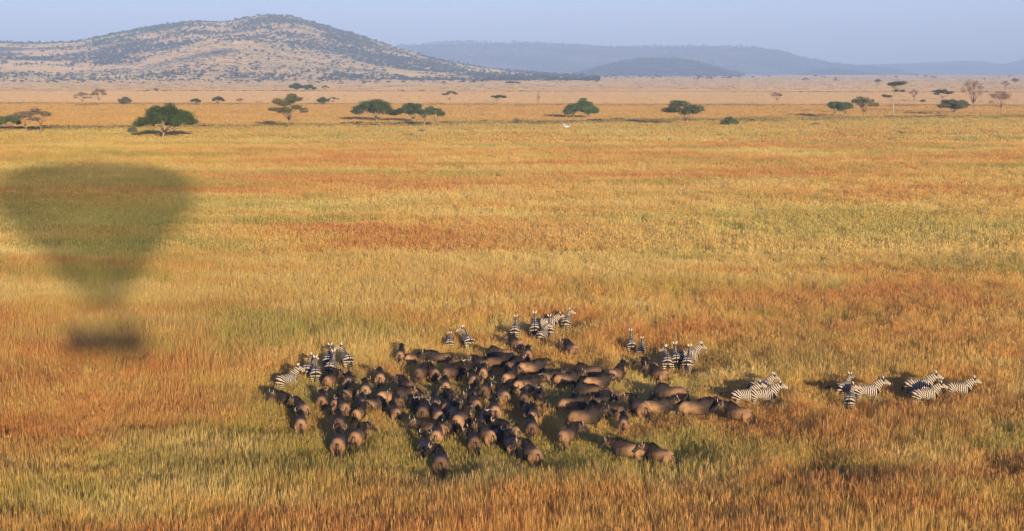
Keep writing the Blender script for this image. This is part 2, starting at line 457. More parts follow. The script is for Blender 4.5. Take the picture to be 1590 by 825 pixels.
# ------------------------------------------------------------------ scatter (one object that instances its own clumps)
def scatter_object(name, protos, points, mat):
    """protos: list of dict(v, f, attrs{name: array}); points: dict(P, rot, scl, which)"""
    V, FV, FL = [], [], []
    n_inst = len(points['P'])
    V.append(points['P'])
    pid = [np.zeros(n_inst, np.int32)]
    names = sorted({k for p in protos for k in p['attrs']})
    A = {k: [np.zeros(n_inst, np.float32)] for k in names}
    off = n_inst; faces = []
    for i, p in enumerate(protos):
        V.append(p['v']); pid.append(np.full(len(p['v']), i + 1, np.int32))
        for k in names: A[k].append(p['attrs'].get(k, np.zeros(len(p['v']))).astype(np.float32))
        for f in p['f']: faces.append(tuple(int(a) + off for a in f))
        off += len(p['v'])
    V = np.concatenate(V).astype(np.float32)
    me = bpy.data.meshes.new(name)
    tot = len(V)
    me.vertices.add(tot); me.vertices.foreach_set('co', V.ravel())
    ls = np.array([a for f in faces for a in f], np.int32)
    cnt = np.array([len(f) for f in faces], np.int32)
    me.loops.add(len(ls)); me.loops.foreach_set('vertex_index', ls)
    me.polygons.add(len(faces)); me.polygons.foreach_set('loop_start', np.concatenate([[0], np.cumsum(cnt)[:-1]]).astype(np.int32))
    me.update(calc_edges=True)
    me.materials.append(mat)
    a = me.attributes.new('pid', 'INT', 'POINT'); a.data.foreach_set('value', np.concatenate(pid))
    w = np.full(tot, -1, np.int32); w[:n_inst] = points['which']
    a = me.attributes.new('which', 'INT', 'POINT'); a.data.foreach_set('value', w)
    z = np.zeros((tot, 3), np.float32); z[:n_inst] = points['rot']
    a = me.attributes.new('irot', 'FLOAT_VECTOR', 'POINT'); a.data.foreach_set('vector', z.ravel())
    z = np.ones((tot, 3), np.float32); z[:n_inst] = points['scl']
    a = me.attributes.new('iscl', 'FLOAT_VECTOR', 'POINT'); a.data.foreach_set('vector', z.ravel())
    for k in names:
        a = me.attributes.new(k, 'FLOAT', 'POINT'); a.data.foreach_set('value', np.concatenate(A[k]))
    o = link(bpy.data.objects.new(name, me))
    g = bpy.data.node_groups.new(name + '_scatter', 'GeometryNodeTree')
    g.interface.new_socket('Geometry', in_out='INPUT', socket_type='NodeSocketGeometry')
    g.interface.new_socket('Geometry', in_out='OUTPUT', socket_type='NodeSocketGeometry')
    gi, go = g.nodes.new('NodeGroupInput'), g.nodes.new('NodeGroupOutput')
    join = g.nodes.new('GeometryNodeJoinGeometry')
    def named(nm, dt):
        n = g.nodes.new('GeometryNodeInputNamedAttribute'); n.data_type = dt
        n.inputs['Name'].default_value = nm
        return n.outputs[0]
    def cmp(sock, val):
        n = g.nodes.new('FunctionNodeCompare'); n.data_type = 'INT'; n.operation = 'EQUAL'
        ins = [s for s in n.inputs if s.type == 'INT']
        g.links.new(sock, ins[0]); ins[1].default_value = val
        return n.outputs[0]
    rot, scl = named('irot', 'FLOAT_VECTOR'), named('iscl', 'FLOAT_VECTOR')
    e2r = g.nodes.new('FunctionNodeEulerToRotation'); g.links.new(rot, e2r.inputs[0])
    for i in range(len(protos)):
        s1 = g.nodes.new('GeometryNodeSeparateGeometry'); s1.domain = 'POINT'
        g.links.new(gi.outputs[0], s1.inputs[0]); g.links.new(cmp(named('which', 'INT'), i), s1.inputs[1])
        s2 = g.nodes.new('GeometryNodeSeparateGeometry'); s2.domain = 'POINT'
        g.links.new(gi.outputs[0], s2.inputs[0]); g.links.new(cmp(named('pid', 'INT'), i + 1), s2.inputs[1])
        io = g.nodes.new('GeometryNodeInstanceOnPoints')
        g.links.new(s1.outputs[0], io.inputs['Points']); g.links.new(s2.outputs[0], io.inputs['Instance'])
        g.links.new(e2r.outputs[0], io.inputs['Rotation']); g.links.new(scl, io.inputs['Scale'])
        g.links.new(io.outputs[0], join.inputs[0])
    g.links.new(join.outputs[0], go.inputs[0])
    md = o.modifiers.new('scatter', 'NODES'); md.node_group = g
    return o

# ------------------------------------------------------------------ where the animals stand (photo pixel, heading from the line of sight, size, label)
HERD = 'wildebeest herd walking through the grass'
W = [
# far rows
('high', 621, 549, 5, 'r', .95, 'wildebeest at the far left of the herd, horned head held high behind brown grass'),
('graze', 648, 553, 95, 'b', .85, 'half-hidden brown wildebeest lying low in grass just right of the high-headed far-left one'),
('walk', 679, 552, -88, 'b', .95, 'wildebeest facing left deep in grass, straight below the small lone zebra rump'),
('left', 807, 533, -25, 'r', 1.0, 'dark-shouldered wildebeest directly below the twin-eared zebra rump'),
('walk', 820, 549, 0, 'r', .9, 'blue-grey wildebeest rump below the far zebra group, level with the large side-on bull'),
('left', 892, 541, -22, 'r', 1.0, 'lone wildebeest apart from the rest, beyond the herd below the right far zebra'),
('graze', 773, 546, -75, 'b', 1.0, 'dark hump-backed wildebeest facing left, behind the row of tan backs'),
('walk', 776, 558, 62, 'b', 1.05, 'big reddish tan wildebeest walking up to the right below the dark hump-backed one'),
('left', 753, 565, -30, 'r', .95, 'grey-rumped wildebeest with black head turned left, left of the big reddish tan one'),
('walk', 790, 567, 30, 'r', .95, 'orange-tan wildebeest rump tucked under the flank of the big reddish tan one'),
('walk', 828, 566, 76, 'b', 1.1, 'large side-on tan bull facing right with shaggy striped neck, upper middle of the herd'),
('high', 716, 568, 160, 'b', 1.05, 'dark wildebeest facing the camera with wide horns raised above the others'),
('walk', 692, 577, 35, 'r', .95, 'tan wildebeest rump touching the dark camera-facing one on its left'),
('step', 676, 578, -15, 'r', .95, 'grey wildebeest rump between the brown leader-side one and the tan rump by the wide-horned one'),
('right', 650, 577, 18, 'r', 1.0, 'brown wildebeest with black mane turned right, left end of the second far row'),
('graze', 910, 571, -82, 'b', 1.1, 'long brown wildebeest grazing to the left, right of the side-on tan bull'),
('walk', 883, 583, 74, 'b', 1.0, 'tan wildebeest facing right whose face shows pale, under the long grazing one'),
('walk', 930, 589, 80, 'b', .95, 'brown side-on wildebeest facing right, just behind the tall-necked upright one'),
('high', 950, 578, 25, 'r', 1.1, 'tall-necked upright wildebeest with peaked withers at the right shoulder of the herd'),
# row of about y 580-605
('step', 590, 584, 0, 'r', 1.0, 'lone clear wildebeest rump with reddish tail line, standing left of the herd centre'),
('right', 508, 588, 22, 'r', 1.0, 'brown wildebeest beside the paired zebras, its dark head turned right'),
('step', 540, 592, 4, 'r', 1.0, 'dark-headed wildebeest just right of the brown one beside the paired zebras'),
('walk', 567, 603, 0, 'r', 1.0, 'wildebeest with black mane above a striped rump, below the lone clear rump'),
('left', 637, 598, -22, 'r', 1.0, 'pinkish-brown wildebeest with dark hump, left of the herd centre'),
('step', 692, 598, 0, 'r', .95, 'shaded blue-grey wildebeest rump in the middle of the upper herd'),
('walk', 736, 590, -5, 'r', 1.0, 'grey-tan round wildebeest rump below the grey-rumped one with black head'),
('step', 750, 577, 5, 'r', .85, 'small tan wildebeest squeezed behind the grey-tan round rump'),
('walk', 752, 605, 8, 'r', 1.05, 'orange-brown wildebeest rump with black back, at the herd centre'),
('right', 786, 586, 20, 'r', 1.0, 'tan wildebeest rump with curved horns to its right, upper centre of the herd'),
('left', 784, 613, -14, 'r', 1.0, 'pale tan wildebeest rump with black tail, right of the orange-brown centre one'),
('walk', 821, 594, 62, 'b', 1.05, 'tan-backed wildebeest striding right behind a dark grey one'),
('right', 854, 582, 70, 'b', .95, 'reddish-necked wildebeest facing right between two side-on bulls'),
('high', 838, 607, 175, 'b', 1.0, 'dark wildebeest facing the camera with lowered face at the right of centre'),
('step', 814, 618, 0, 'r', .95, 'dark grey wildebeest left of the camera-facing one'),
('graze', 912, 603, -80, 'b', 1.0, 'wildebeest curled to the left with dark arched neck, right part of the herd'),
('walk', 929, 605, -70, 'b', .95, 'tan-rumped wildebeest facing left, its rump right of the arched dark neck'),
# row of about y 610-645
('walk', 614, 611, 92, 'b', 1.1, 'long black-backed wildebeest standing side-on facing right, left half of the herd'),
('graze', 582, 624, 85, 'b', .85, 'low brown wildebeest almost hidden in grass at the tail of the long black-backed one'),
('left', 461, 621, -55, 'r', .95, 'leftmost wildebeest of all, dark ear and head pointing left'),
('left', 474, 633, -18, 'r', .95, 'grey-brown wildebeest with a curved white horn, in the small left-hand trio'),
('walk', 467, 656, 0, 'r', 1.05, 'round-rumped wildebeest, nearest of the small left-hand trio'),
('walk', 499, 620, 3, 'r', 1.0, 'wildebeest with three dark lines on a pinkish rump, right of the left-hand trio'),
('right', 520, 625, 12, 'r', .95, 'dark wildebeest with olive-lit rump, right of the three-lined one'),
('high', 537, 611, 20, 'r', .85, 'small dark-headed wildebeest behind the olive-lit rump'),
('walk', 563, 625, 0, 'r', .95, 'tan wildebeest rump directly in front of the black-maned striped rump'),
('step', 536, 632, -10, 'r', .95, 'shaded grey wildebeest back among the left-centre bunch'),
('right', 553, 640, 18, 'r', .9, 'brown wildebeest with pale tail in the left-centre bunch'),
('walk', 526, 655, 0, 'r', 1.05, 'broad dark wildebeest whose rump shows twin black lines, left-centre bunch'),
('left', 621, 623, -15, 'r', .9, 'wildebeest with white curling horn in front of the long black-backed one'),
('walk', 616, 640, -10, 'r', .95, 'brightly lit small wildebeest rump below the white curling horn'),
('high', 645, 623, 170, 'b', .9, 'tan-faced wildebeest looking at the camera, right end of the long black-backed one'),
('left', 659, 618, -20, 'r', .9, 'reddish-black headed wildebeest right of the tan-faced one'),
('walk', 656, 638, 4, 'r', 1.0, 'brown wildebeest with lit hind legs under the reddish-black headed one'),
('step', 675, 627, 0, 'r', .9, 'small orange-tan wildebeest with horn tip raised, middle of the herd'),
('walk', 682, 643, -8, 'r', 1.0, 'copper-lit round wildebeest rump in the middle of the herd'),
('right', 692, 631, 10, 'r', .95, 'slate-grey shaded wildebeest behind the copper-lit rump'),
('step', 700, 638, 15, 'r', .95, 'second slate-grey wildebeest back, touching the large tan rump'),
('walk', 710, 652, 18, 'r', 1.15, 'largest tan wildebeest rump in the herd centre with a black tail to its left'),
('left', 706, 616, -25, 'r', .85, 'small yellow-tan wildebeest between two dark ones above centre'),
('left', 740, 626, -12, 'r', 1.0, 'grey-violet wildebeest with black shoulders above the crossed horns'),
('step', 736, 614, 0, 'r', .85, 'small black wildebeest behind the grey-violet one'),
('high', 756, 644, 168, 'b', .9, 'tan-faced wildebeest with long horns crossing its neighbours, centre'),
('walk', 769, 636, -4, 'r', 1.05, 'rounded grey-tan wildebeest rump with three dark lines, right of centre'),
('left', 748, 660, -6, 'r', 1.0, 'grey wildebeest rump with tall black mane, behind the wide-horned front one'),
('high', 771, 658, 172, 'b', .85, 'golden-faced wildebeest with small curved horns looking at the camera'),
('walk', 826, 645, 4, 'r', 1.0, 'pink-grey wildebeest rump behind the striped one at the right front'),
('step', 826, 662, -2, 'r', 1.0, 'tan wildebeest rump with dark cleft, in line behind the nearest right one'),
('walk', 822, 630, 170, 'b', .9, 'brown wildebeest with both horns pointing at the camera below the dark lowered face'),
('step', 893, 622, 78, 'b', 1.0, 'grey side-on wildebeest behind the large brown side-on one'),
('right', 933, 621, 75, 'b', .9, 'dark-faced wildebeest wedged between the two right-hand side-on ones'),
('walk', 912, 641, 74, 'b', 1.15, 'large brown side-on wildebeest facing right, with a thin black tail hanging at left'),
('graze', 946, 632, -68, 'b', 1.0, 'wildebeest with long black tail at right, overlapping the large brown side-on one'),
('left', 999, 632, -22, 'r', 1.1, 'tall wildebeest with arched black mane to the left and striped tan rump'),
('walk', 1023, 625, 84, 'b', 1.1, 'pale brown side-on wildebeest facing right with jet black head'),
('graze', 1037, 604, -85, 'b', 1.1, 'dark wildebeest grazing to the left behind the pale brown side-on one'),
('walk', 1085, 628, 82, 'b', 1.1, 'reddish-brown side-on wildebeest facing right next to the zebras'),
('left', 1160, 640, -55, 'r', 1.0, 'rightmost wildebeest, black-shouldered and turned left in front of the zebras'),
('left', 1031, 580, -32, 'r', 1.0, 'wildebeest with striped rump just left of the three standing zebras'),
('left', 1016, 567, -30, 'r', .95, 'dark wildebeest with raised head turned left beyond the striped-rump one'),
('walk', 968, 656, 0, 'r', .9, 'small square-rumped wildebeest standing alone between the right-hand rows'),
# front rows
('left', 667, 661, -55, 'b', 1.05, 'black-backed wildebeest with curved horn, left side of the front group'),
('step', 688, 664, 25, 'r', .95, 'tan wildebeest behind the nearest pair'),
('right', 677, 673, 5, 'r', .95, 'light tan wildebeest whose horns frame the front grey one'),
('walk', 658, 692, 3, 'r', 1.0, 'olive-grey wildebeest rump with white tail streak, left of the nearest one'),
('left', 684, 714, 0, 'r', 1.15, 'nearest wildebeest of the herd, big rump with brown tail and black tuft'),
('left', 737, 685, -6, 'r', 1.0, 'wildebeest with wide pale horns spread to the left and a white-lit tail'),
('left', 762, 675, -20, 'r', 1.0, 'shadowed dark wildebeest right of the wide pale horned one'),
('high', 777, 672, 160, 'b', .9, 'tan-faced wildebeest with long flat horns between two shadowed ones'),
('walk', 800, 668, -35, 'r', 1.0, 'black-backed wildebeest with pink-tan rump in the right front group'),
('right', 797, 688, -14, 'r', 1.0, 'blue-black wildebeest with long dark tail curving right, right front group'),
('left', 832, 702, -18, 'r', 1.1, 'nearest wildebeest on the right front, head turned left with curved horns'),
('right', 874, 675, 26, 'r', 1.0, 'wildebeest apart at the right front, pale cheek turned right'),
('walk', 524, 687, 4, 'r', 1.1, 'largest wildebeest of the left-centre bunch, nearest with tan rump'),
('right', 551, 675, 14, 'r', 1.05, 'horned wildebeest walking beside the largest of the left-centre bunch'),
('walk', 972, 691, -68, 'b', 1.05, 'wildebeest in profile facing left, left one of the nearest right pair'),
('left', 1022, 699, -45, 'b', 1.0, 'shaggy wildebeest turned left, right one of the nearest right pair'),
]
ZG = 'zebras walking with the herd'
Z = [
('right', 433, 589, 48, 'r', 1.0, 'leftmost zebra, turned right with its face and chest lit yellow'),
('right', 476, 572, 8, 'r', 1.0, 'zebra with one white ear, farthest left of the paired rumps'),
('up', 490, 579, 0, 'r', 1.0, 'zebra rump nearest the camera among the left-hand zebras'),
('up', 509, 558, 6, 'r', 1.0, 'farther zebra of two standing exactly in line at the left'),
('up', 512, 568, 10, 'r', 1.0, 'nearer zebra of two standing exactly in line at the left'),
('left', 541, 557, -14, 'r', 1.0, 'zebra with head up and turned left, right end of the left-hand zebras'),
('low', 698, 531, 0, 'r', .85, 'small zebra rump alone with head down, fan-shaped stripes'),
('left', 729, 528, -15, 'r', 1.0, 'zebra with white ear looking left, right of the small lone rump'),
('up', 799, 513, 4, 'r', 1.0, 'reddish-lit zebra rump partly hidden by a dark wildebeest'),
('up', 830, 509, 0, 'r', 1.1, 'tall narrow zebra with both white ears up, far group'),
('right', 838, 520, 20, 'r', .9, 'small zebra overlapping the lower right of the tall narrow one'),
('up', 853, 511, 0, 'r', 1.05, 'zebra rump standing below the dark side-on zebra, far group'),
('side', 852, 499, 80, 'b', .95, 'dark shadow-side zebra standing across the far group, facing right'),
('right', 878, 500, 8, 'r', 1.0, 'farthest right zebra of the far group, head curved up'),
('up', 981, 535, -4, 'r', .95, 'zebra rump, left one of the two standing apart behind the herd'),
('up', 996, 543, 2, 'r', .8, 'small zebra rump, right one of the two standing apart behind the herd'),
('left', 1036, 561, 0, 'r', 1.0, 'zebra with one white ear, left one of the standing trio'),
('up', 1050, 558, -4, 'r', 1.0, 'narrow zebra in the middle of the standing trio'),
('up', 1067, 561, 6, 'r', 1.05, 'broad zebra rump, right one of the standing trio'),
('side', 1071, 550, 58, 'b', 1.0, 'zebra whose head shows right, hidden behind the broad rump of the trio'),
('swish', 1141, 612, 68, 'r', 1.0, 'zebra swishing its tail to the left behind another zebra'),
('side', 1168, 611, 76, 'r', 1.0, 'striped zebra in full profile facing right beside the rightmost wildebeest'),
('side', 1183, 598, 55, 'b', .95, 'zebra with raised head and white ears beyond the full-profile zebra'),
('swish', 1304, 601, 25, 'r', .9, 'shaded zebra with tail flicked left, left end of the right-hand zebras'),
('right', 1319, 621, 4, 'r', .95, 'zebra seen straight from behind, nearest of the right-hand zebras'),
('side', 1348, 604, 68, 'b', 1.0, 'yellow-lit zebra with head up right, above the one seen from behind'),
('side', 1411, 596, 74, 'r', 1.0, 'dark-backed zebra with head stretched right over its neighbour'),
('side', 1422, 611, 66, 'r', .95, 'bold-striped zebra overlapping the dark-backed one, rump at left'),
('side', 1473, 600, 80, 'r', .95, 'rightmost zebra, walking right with a black muzzle'),
]
# ------------------------------------------------------------------ grass
def tuft(rs, radius, nb, hlo, hhi, w, seeds=0.25, lean=0.22, clumps=None):
    v, f, hh, rb, sd_ = [], [], [], [], []
    cl = None
    if clumps:
        cl = [(rs.normal(0, radius * 0.55), rs.normal(0, radius * 0.55), rs.uniform(0, 1)) for _ in range(clumps)]
    for i in range(nb):
        if cl:
            c = cl[rs.integers(len(cl))]
            bx, by = c[0] + rs.normal(0, 0.10 + w), c[1] + rs.normal(0, 0.10 + w)
            r0 = np.clip(c[2] * 0.5 + rs.uniform(0, 0.5), 0, 1)
        else:
            a, r = rs.uniform(0, 6.283), radius * math.sqrt(rs.uniform())
            bx, by = r * math.cos(a), r * math.sin(a)
            r0 = rs.uniform()
        is_stem = rs.uniform() < seeds
        H = rs.uniform(hlo, hhi) * (1.42 if is_stem else 1.0)
        az = rs.uniform(0, 6.283); fx, fy = math.cos(az), math.sin(az)
        la = rs.uniform(0, 6.283); ll = abs(rs.normal(0, lean)) * H
        lx, ly = math.cos(la) * ll + 0.05 * H, math.sin(la) * ll
        ww = w * rs.uniform(0.6, 1.3) * (0.55 if is_stem else 1.0)
        b = len(v)
        lv = (0.0, 0.5, 1.0)
        for k, t in enumerate(lv):
            cx, cy, cz = bx + lx * t * t, by + ly * t * t, H * t * (1 - 0.12 * min(1, ll / H) * t)
            wk = ww * (1.0, 0.85, 0.25)[k]
            v += [(cx - fx * wk / 2, cy - fy * wk / 2, cz), (cx + fx * wk / 2, cy + fy * wk / 2, cz)]
            hh += [t, t]; rb += [r0, r0]; sd_ += [0, 0]
        f += [(b, b + 1, b + 3, b + 2), (b + 2, b + 3, b + 5, b + 4)]
        if is_stem:
            b = len(v); t0 = 0.80
            cx0, cy0 = bx + lx * t0 * t0, by + ly * t0 * t0
            cx1, cy1 = bx + lx * 1.15, by + ly * 1.15
            z0, z1 = H * t0, H * 1.06
            wk = w * rs.uniform(1.2, 2.0)
            mx_, my_, mz = cx0 * .55 + cx1 * .45, cy0 * .55 + cy1 * .45, z0 * .55 + z1 * .45
            v += [(cx0, cy0, z0), (mx_ + fx * wk / 2, my_ + fy * wk / 2, mz), (cx1, cy1, z1), (mx_ - fx * wk / 2, my_ - fy * wk / 2, mz)]
            hh += [0.8, 0.9, 1, 0.9]; rb += [r0] * 4; sd_ += [1] * 4
            f += [(b, b + 1, b + 2, b + 3)]
    return dict(v=np.array(v), f=f, attrs=dict(hh=np.array(hh), rb=np.array(rb), sd=np.array(sd_)))

rs = np.random.default_rng(3)
protos = []
for _ in range(5): protos.append(tuft(rs, 0.40, 120, 0.42, 0.88, 0.0085, 0.30, 0.10, clumps=12))      # near
for _ in range(3): protos.append(tuft(rs, 0.80, 120, 0.36, 0.70, 0.026, 0.24, 0.15, clumps=16))     # middle
for _ in range(2): protos.append(tuft(rs, 1.9, 90, 0.36, 0.68, 0.11, 0.2, 0.2))                    # far
for _ in range(2): protos.append(tuft(rs, 9.0, 60, 0.30, 0.55, 0.55, 0.15, 0.2))                   # very far

def wedge(n, d0, d1, power, k=0.43, pad=4.0):
    """points in the view wedge, density ~ D**power"""
    u = RNG.uniform(size=n)
    e = power + 2.0
    D = (d0 ** e + u * (d1 ** e - d0 ** e)) ** (1 / e)
    X = RNG.uniform(-1, 1, n) * (D * k + pad)
    return X, D

HOOF = []
for r_ in W + Z:
    q_ = at(r_[1], r_[2], 1.0); HOOF += [(q_.x, q_.y - .8), (q_.x, q_.y + .9)]
PP, RR, SS, WW = [], [], [], []
for (n, d0, d1, pw, cls, sxy) in ((88000, 38, 125, -0.35, (0, 5), 1.0), (76000, 115, 330, -0.8, (5, 8), 1.0),
                                  (60000, 320, 1300, -1.0, (8, 10), 1.0), (44000, 1250, 6500, -1.0, (10, 12), 1.0)):
    X, D = wedge(n, d0, d1, pw)
    dn = fbm(X, D * K, 5.0, 5, 3) * 0.6 + fbm(X, D * K, 1.6, 8, 2) * 0.4
    keep = RNG.uniform(size=n) < np.clip((dn - 0.28) * 3.2, 0.12, 1.0)
    if d0 > 300: keep = np.ones(n, bool)
    hill_in = (D > 2640) & ((X / D * F0 + 795) < 900)
    keep &= ~hill_in
    X, D = X[keep], D[keep]; n = len(X)
    hs = 0.52 + 0.95 * (0.6 * fbm(X, D * K, 14.0, 2, 3) + 0.4 * fbm(X, D * K, 3.0, 12, 2)) * (1.0 if d0 < 300 else 0.9)
    hs *= RNG.uniform(0.85, 1.15, n)
    if d0 < 100:                                   # grazed and trodden where the animals stand
        yy = D * K
        near = np.full(n, 99.0)
        for ax, ay in HOOF:
            near = np.minimum(near, (X - ax) ** 2 + ((yy - ay) * .8) ** 2)
        near = np.sqrt(near)
        hs *= 0.58 + 0.42 * np.clip((near - 0.9) / 1.9, 0, 1)
        hs *= 1.0 + 0.16 * np.clip((62 - D) / 8, 0, 1)
    if d0 > 300: hs *= 0.85
    PP.append(np.stack([X, D * K, np.full(n, -0.02)], -1))
    tx = (fbm(X, D * K, 6.0, 21, 2) - .5) * 0.34 + RNG.normal(0, 0.05, n); ty = (fbm(X, D * K, 6.0, 27, 2) - .5) * 0.40 + RNG.normal(0, 0.05, n)
    RR.append(np.stack([tx, ty, RNG.uniform(0, 6.283, n)], -1))
    s = RNG.uniform(0.85, 1.2, n)
    SS.append(np.stack([s, s, hs], -1))
    WW.append(RNG.integers(cls[0], cls[1], n))
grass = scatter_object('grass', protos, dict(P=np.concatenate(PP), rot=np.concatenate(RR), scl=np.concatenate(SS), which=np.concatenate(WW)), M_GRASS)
tag(grass, 'tall dry savanna grass in rust, gold, straw and green swards', 'grass', kind='stuff')

# ------------------------------------------------------------------ hillside grass and scrub
def hill_points(n, px0, px1, d0, d1):
    px = RNG.uniform(px0, px1, n); D = np.sqrt(RNG.uniform(d0 * d0, d1 * d1, n))
    h, a, b = hill_height(px, D)
    X = (px - 795) / F0 * D
    return px, D, X, h, a, b

px, D, X, h, a, b = hill_points(48000, -60, 900, 2420, 4700)
k = (h > -2)
n = int(k.sum())
rs = np.random.default_rng(8)
hp = [tuft(rs, 10.0, 60, 0.7, 1.2, 0.9, 0.1, 0.3) for _ in range(2)]
M_HGRASS, nt_, b_ = mat_new('hill_grass', 0.7, 0.1)
g_ = N(nt_, 'ShaderNodeNewGeometry')
c_ = mixc(nt_, mrange(nt_, noise_n(nt_, g_.outputs['Position'], 0.006, 5, 0.6), 0.4, 0.6), (0.56, 0.40, 0.21), (0.42, 0.34, 0.17))
c_ = mixc(nt_, mrange(nt_, attr(nt_, 'rb'), 0.3, 1.0, 0, 0.4), c_, (0.40, 0.29, 0.15))
nt_.links.new(c_, b_.inputs['Base Color'])
hg = scatter_object('hillside_grass', hp, dict(P=np.stack([X, D * K, h - 0.2], -1)[k], rot=np.stack([np.zeros(n), np.zeros(n), RNG.uniform(0, 6.28, n)], -1),
      scl=np.tile([1.0, 1.0, 1.0], (n, 1)), which=RNG.integers(0, 2, n)), M_HGRASS)
tag(hg, 'short tan grass clothing the slopes of the big hill', 'grass', kind='stuff')

def scrub_proto(rs, nq=46, flat=0.55, stem=0.0):
    """a small tree seen from kilometres away: leaf clumps in an uneven dome, unit width 1"""
    v, f = [], []
    lobes = [(rs.uniform(-.28, .28), rs.uniform(-.28, .28), rs.uniform(.45, .75), rs.uniform(.18, .34)) for _ in range(4)]
    for i in range(nq):
        l = lobes[rs.integers(4)]
        d = rs.normal(size=3); d /= np.linalg.norm(d); r = l[3] * rs.uniform(0.55, 1.0)
        c = np.array([l[0] + d[0] * r, l[1] + d[1] * r, (l[2] + d[2] * r * 0.7) * flat + stem])
        s = rs.uniform(0.07, 0.13)
        n1 = rs.normal(size=3); n1 /= np.linalg.norm(n1)
        t = np.cross(n1, [0.3, 0.5, 0.8]); t /= np.linalg.norm(t); u = np.cross(n1, t)
        q = len(v)
        v += [c + t * s, c + u * s, c - t * s, c - u * s]; f.append((q, q + 1, q + 2, q + 3))
    if stem > 0:
        q = len(v)
        for (sx, sy) in ((1, 0), (0, 1)):
            q = len(v)
            v += [np.array([-.025 * sx, -.025 * sy, -.1]), np.array([.025 * sx, .025 * sy, -.1]), np.array([.02 * sx, .02 * sy, stem + flat * .5]), np.array([-.02 * sx, -.02 * sy, stem + flat * .5])]
            f.append((q, q + 1, q + 2, q + 3))
    return dict(v=np.array(v), f=f, attrs={})

def foliage_mat(name, a, b, scale=0.5):
    return simple_mat(name, a, b, scale, 0.75, 3, 0.25, 0.4, 0.6, 'Object')

M_SCRUB = simple_mat('hill_scrub_leaves', (0.035, 0.055, 0.022), (0.07, 0.08, 0.035), 0.02, 0.8, 3, 0.2, 0.4, 0.6)
rs = np.random.default_rng(21)
sp = [scrub_proto(rs, 46, rs.uniform(0.45, 0.7), rs.choice([0.0, 0.1])) for _ in range(6)]
px, D, X, h, a, b = hill_points(105000, -60, 930, 2430, 4900)
nz = fbm(X, D, 260, 31, 4); nf = fbm(X, D, 60, 41, 3)
back = a > b
dens = np.where(back, 0.48 + 1.1 * (nz - 0.42), 0.050 + 0.20 * (nz - 0.45))
rav = np.exp(-((a - b) / 10.0) ** 2) * (D > 3400) * (h > 28) * (px < 640)
clus = np.clip((fbm(X, D, 130, 35, 3) - 0.36) * 5.5, 0.12, 1.5)
dens = dens * clus
dens = np.maximum(dens, rav * 0.62 * np.clip(clus, .6, 1.1))
crest = np.exp(-((D - 4250) / 160.0) ** 2) * back
dens = np.maximum(dens, crest * 0.45 * np.clip(clus, .3, 1))
dens = np.where((px < 150) & back, dens * 0.35, dens)
dens = np.where((px > 600) & (D > 3300), dens * np.clip(1.0 - (px - 600) / 220.0, 0.22, 1), dens)
foot = np.exp(-((D - 2700 - 220 * (nz - 0.5)) / 130.0) ** 2)
dens = np.maximum(dens, foot * np.clip((nf - 0.38) * 4.5, 0, 0.9) * (0.55 + 0.55 * (px > 360)))
dens = np.where(px > 640, np.maximum(dens, 0.16 * (nf > 0.50) * (D < 3600) * (D > 2600)), dens)
keep = (RNG.uniform(size=len(D)) < dens * 0.85) & (h > -3)
X, D, h = X[keep], D[keep], np.maximum(h[keep], 0)
px_k = px[keep]
# open woodland on the plain round the hill's foot and below the dark dome
m = 520
d2 = RNG.uniform(3300, 5200, m); p2 = RNG.uniform(700, 1150, m)
x2 = (p2 - 795) / F0 * d2
k2 = fbm(x2, d2, 200, 51, 3) > 0.47
X = np.concatenate([X, x2[k2]]); D = np.concatenate([D, d2[k2]]); h = np.concatenate([h, np.zeros(k2.sum())])
for (fn, pa, pb, da, db, m_, sd_) in ((DOME_F, 880, 1160, 5200, 6300, 5200, 61), (RIDGE_F, 560, 1400, 7900, 9500, 9000, 71)):
    d3 = RNG.uniform(da, db, m_); p3 = RNG.uniform(pa, pb, m_); h3 = fn(p3, d3); x3_ = (p3 - 795) / F0 * d3
    k4_ = (h3 > 1) & (fbm(x3_, d3, 240, sd_, 3) > RNG.uniform(.36, .58, m_))
    X = np.concatenate([X, x3_[k4_]]); D = np.concatenate([D, d3[k4_]]); h = np.concatenate([h, h3[k4_]])
n = len(X)
w = (1 + 0.9 * (D > 7500)) * np.clip(np.exp(RNG.normal(1.80, 0.34, n)), 3.2, 14) * (1.0 - 0.2 * (D < 3200))
scrub = scatter_object('hill_woodland', sp, dict(P=np.stack([X, D * K, h - 0.4], -1), rot=np.stack([np.zeros(n), np.zeros(n), RNG.uniform(0, 6.28, n)], -1),
      scl=np.stack([w, w, w * RNG.uniform(0.9, 1.35, n)], -1), which=RNG.integers(0, 6, n)), M_SCRUB)
tag(scrub, 'scrub woodland scattered over the slopes of the far hill', 'woodland', kind='stuff')

# reeds, sedge and low shrubs along the wet line
def wet_line(x): return 470 + 0.345 * x
m = 5200
xs = RNG.uniform(-240, 260, m); ys = wet_line(xs) + RNG.normal(0, 5.0, m) + (fbm(xs, xs * 0, 60, 4, 2) - .5) * 22
kk = fbm(xs, ys, 26, 61, 3) > 0.40
xs, ys = xs[kk], ys[kk]
m2 = 900
x3 = RNG.uniform(-420, 420, m2); y3 = 722 - 0.10 * x3 + RNG.normal(0, 4, m2)
x4 = RNG.uniform(-700, 700, m2); y4 = 1190 - 0.10 * x4 + RNG.normal(0, 10, m2)
k3 = fbm(x3, y3, 50, 71, 2) > 0.45; k4 = fbm(x4, y4, 120, 81, 2) > 0.5
xs = np.concatenate([xs, x3[k3], x4[k4]]); ys = np.concatenate([ys, y3[k3], y4[k4]])
n = len(xs)
w = np.exp(RNG.normal(0.0, 0.35, n)) * (1 + (ys > 900) * 0.6)
M_SEDGE = simple_mat('sedge', (0.14, 0.13, 0.045), (0.26, 0.20, 0.07), 0.05, 0.8, 3, 0.2)
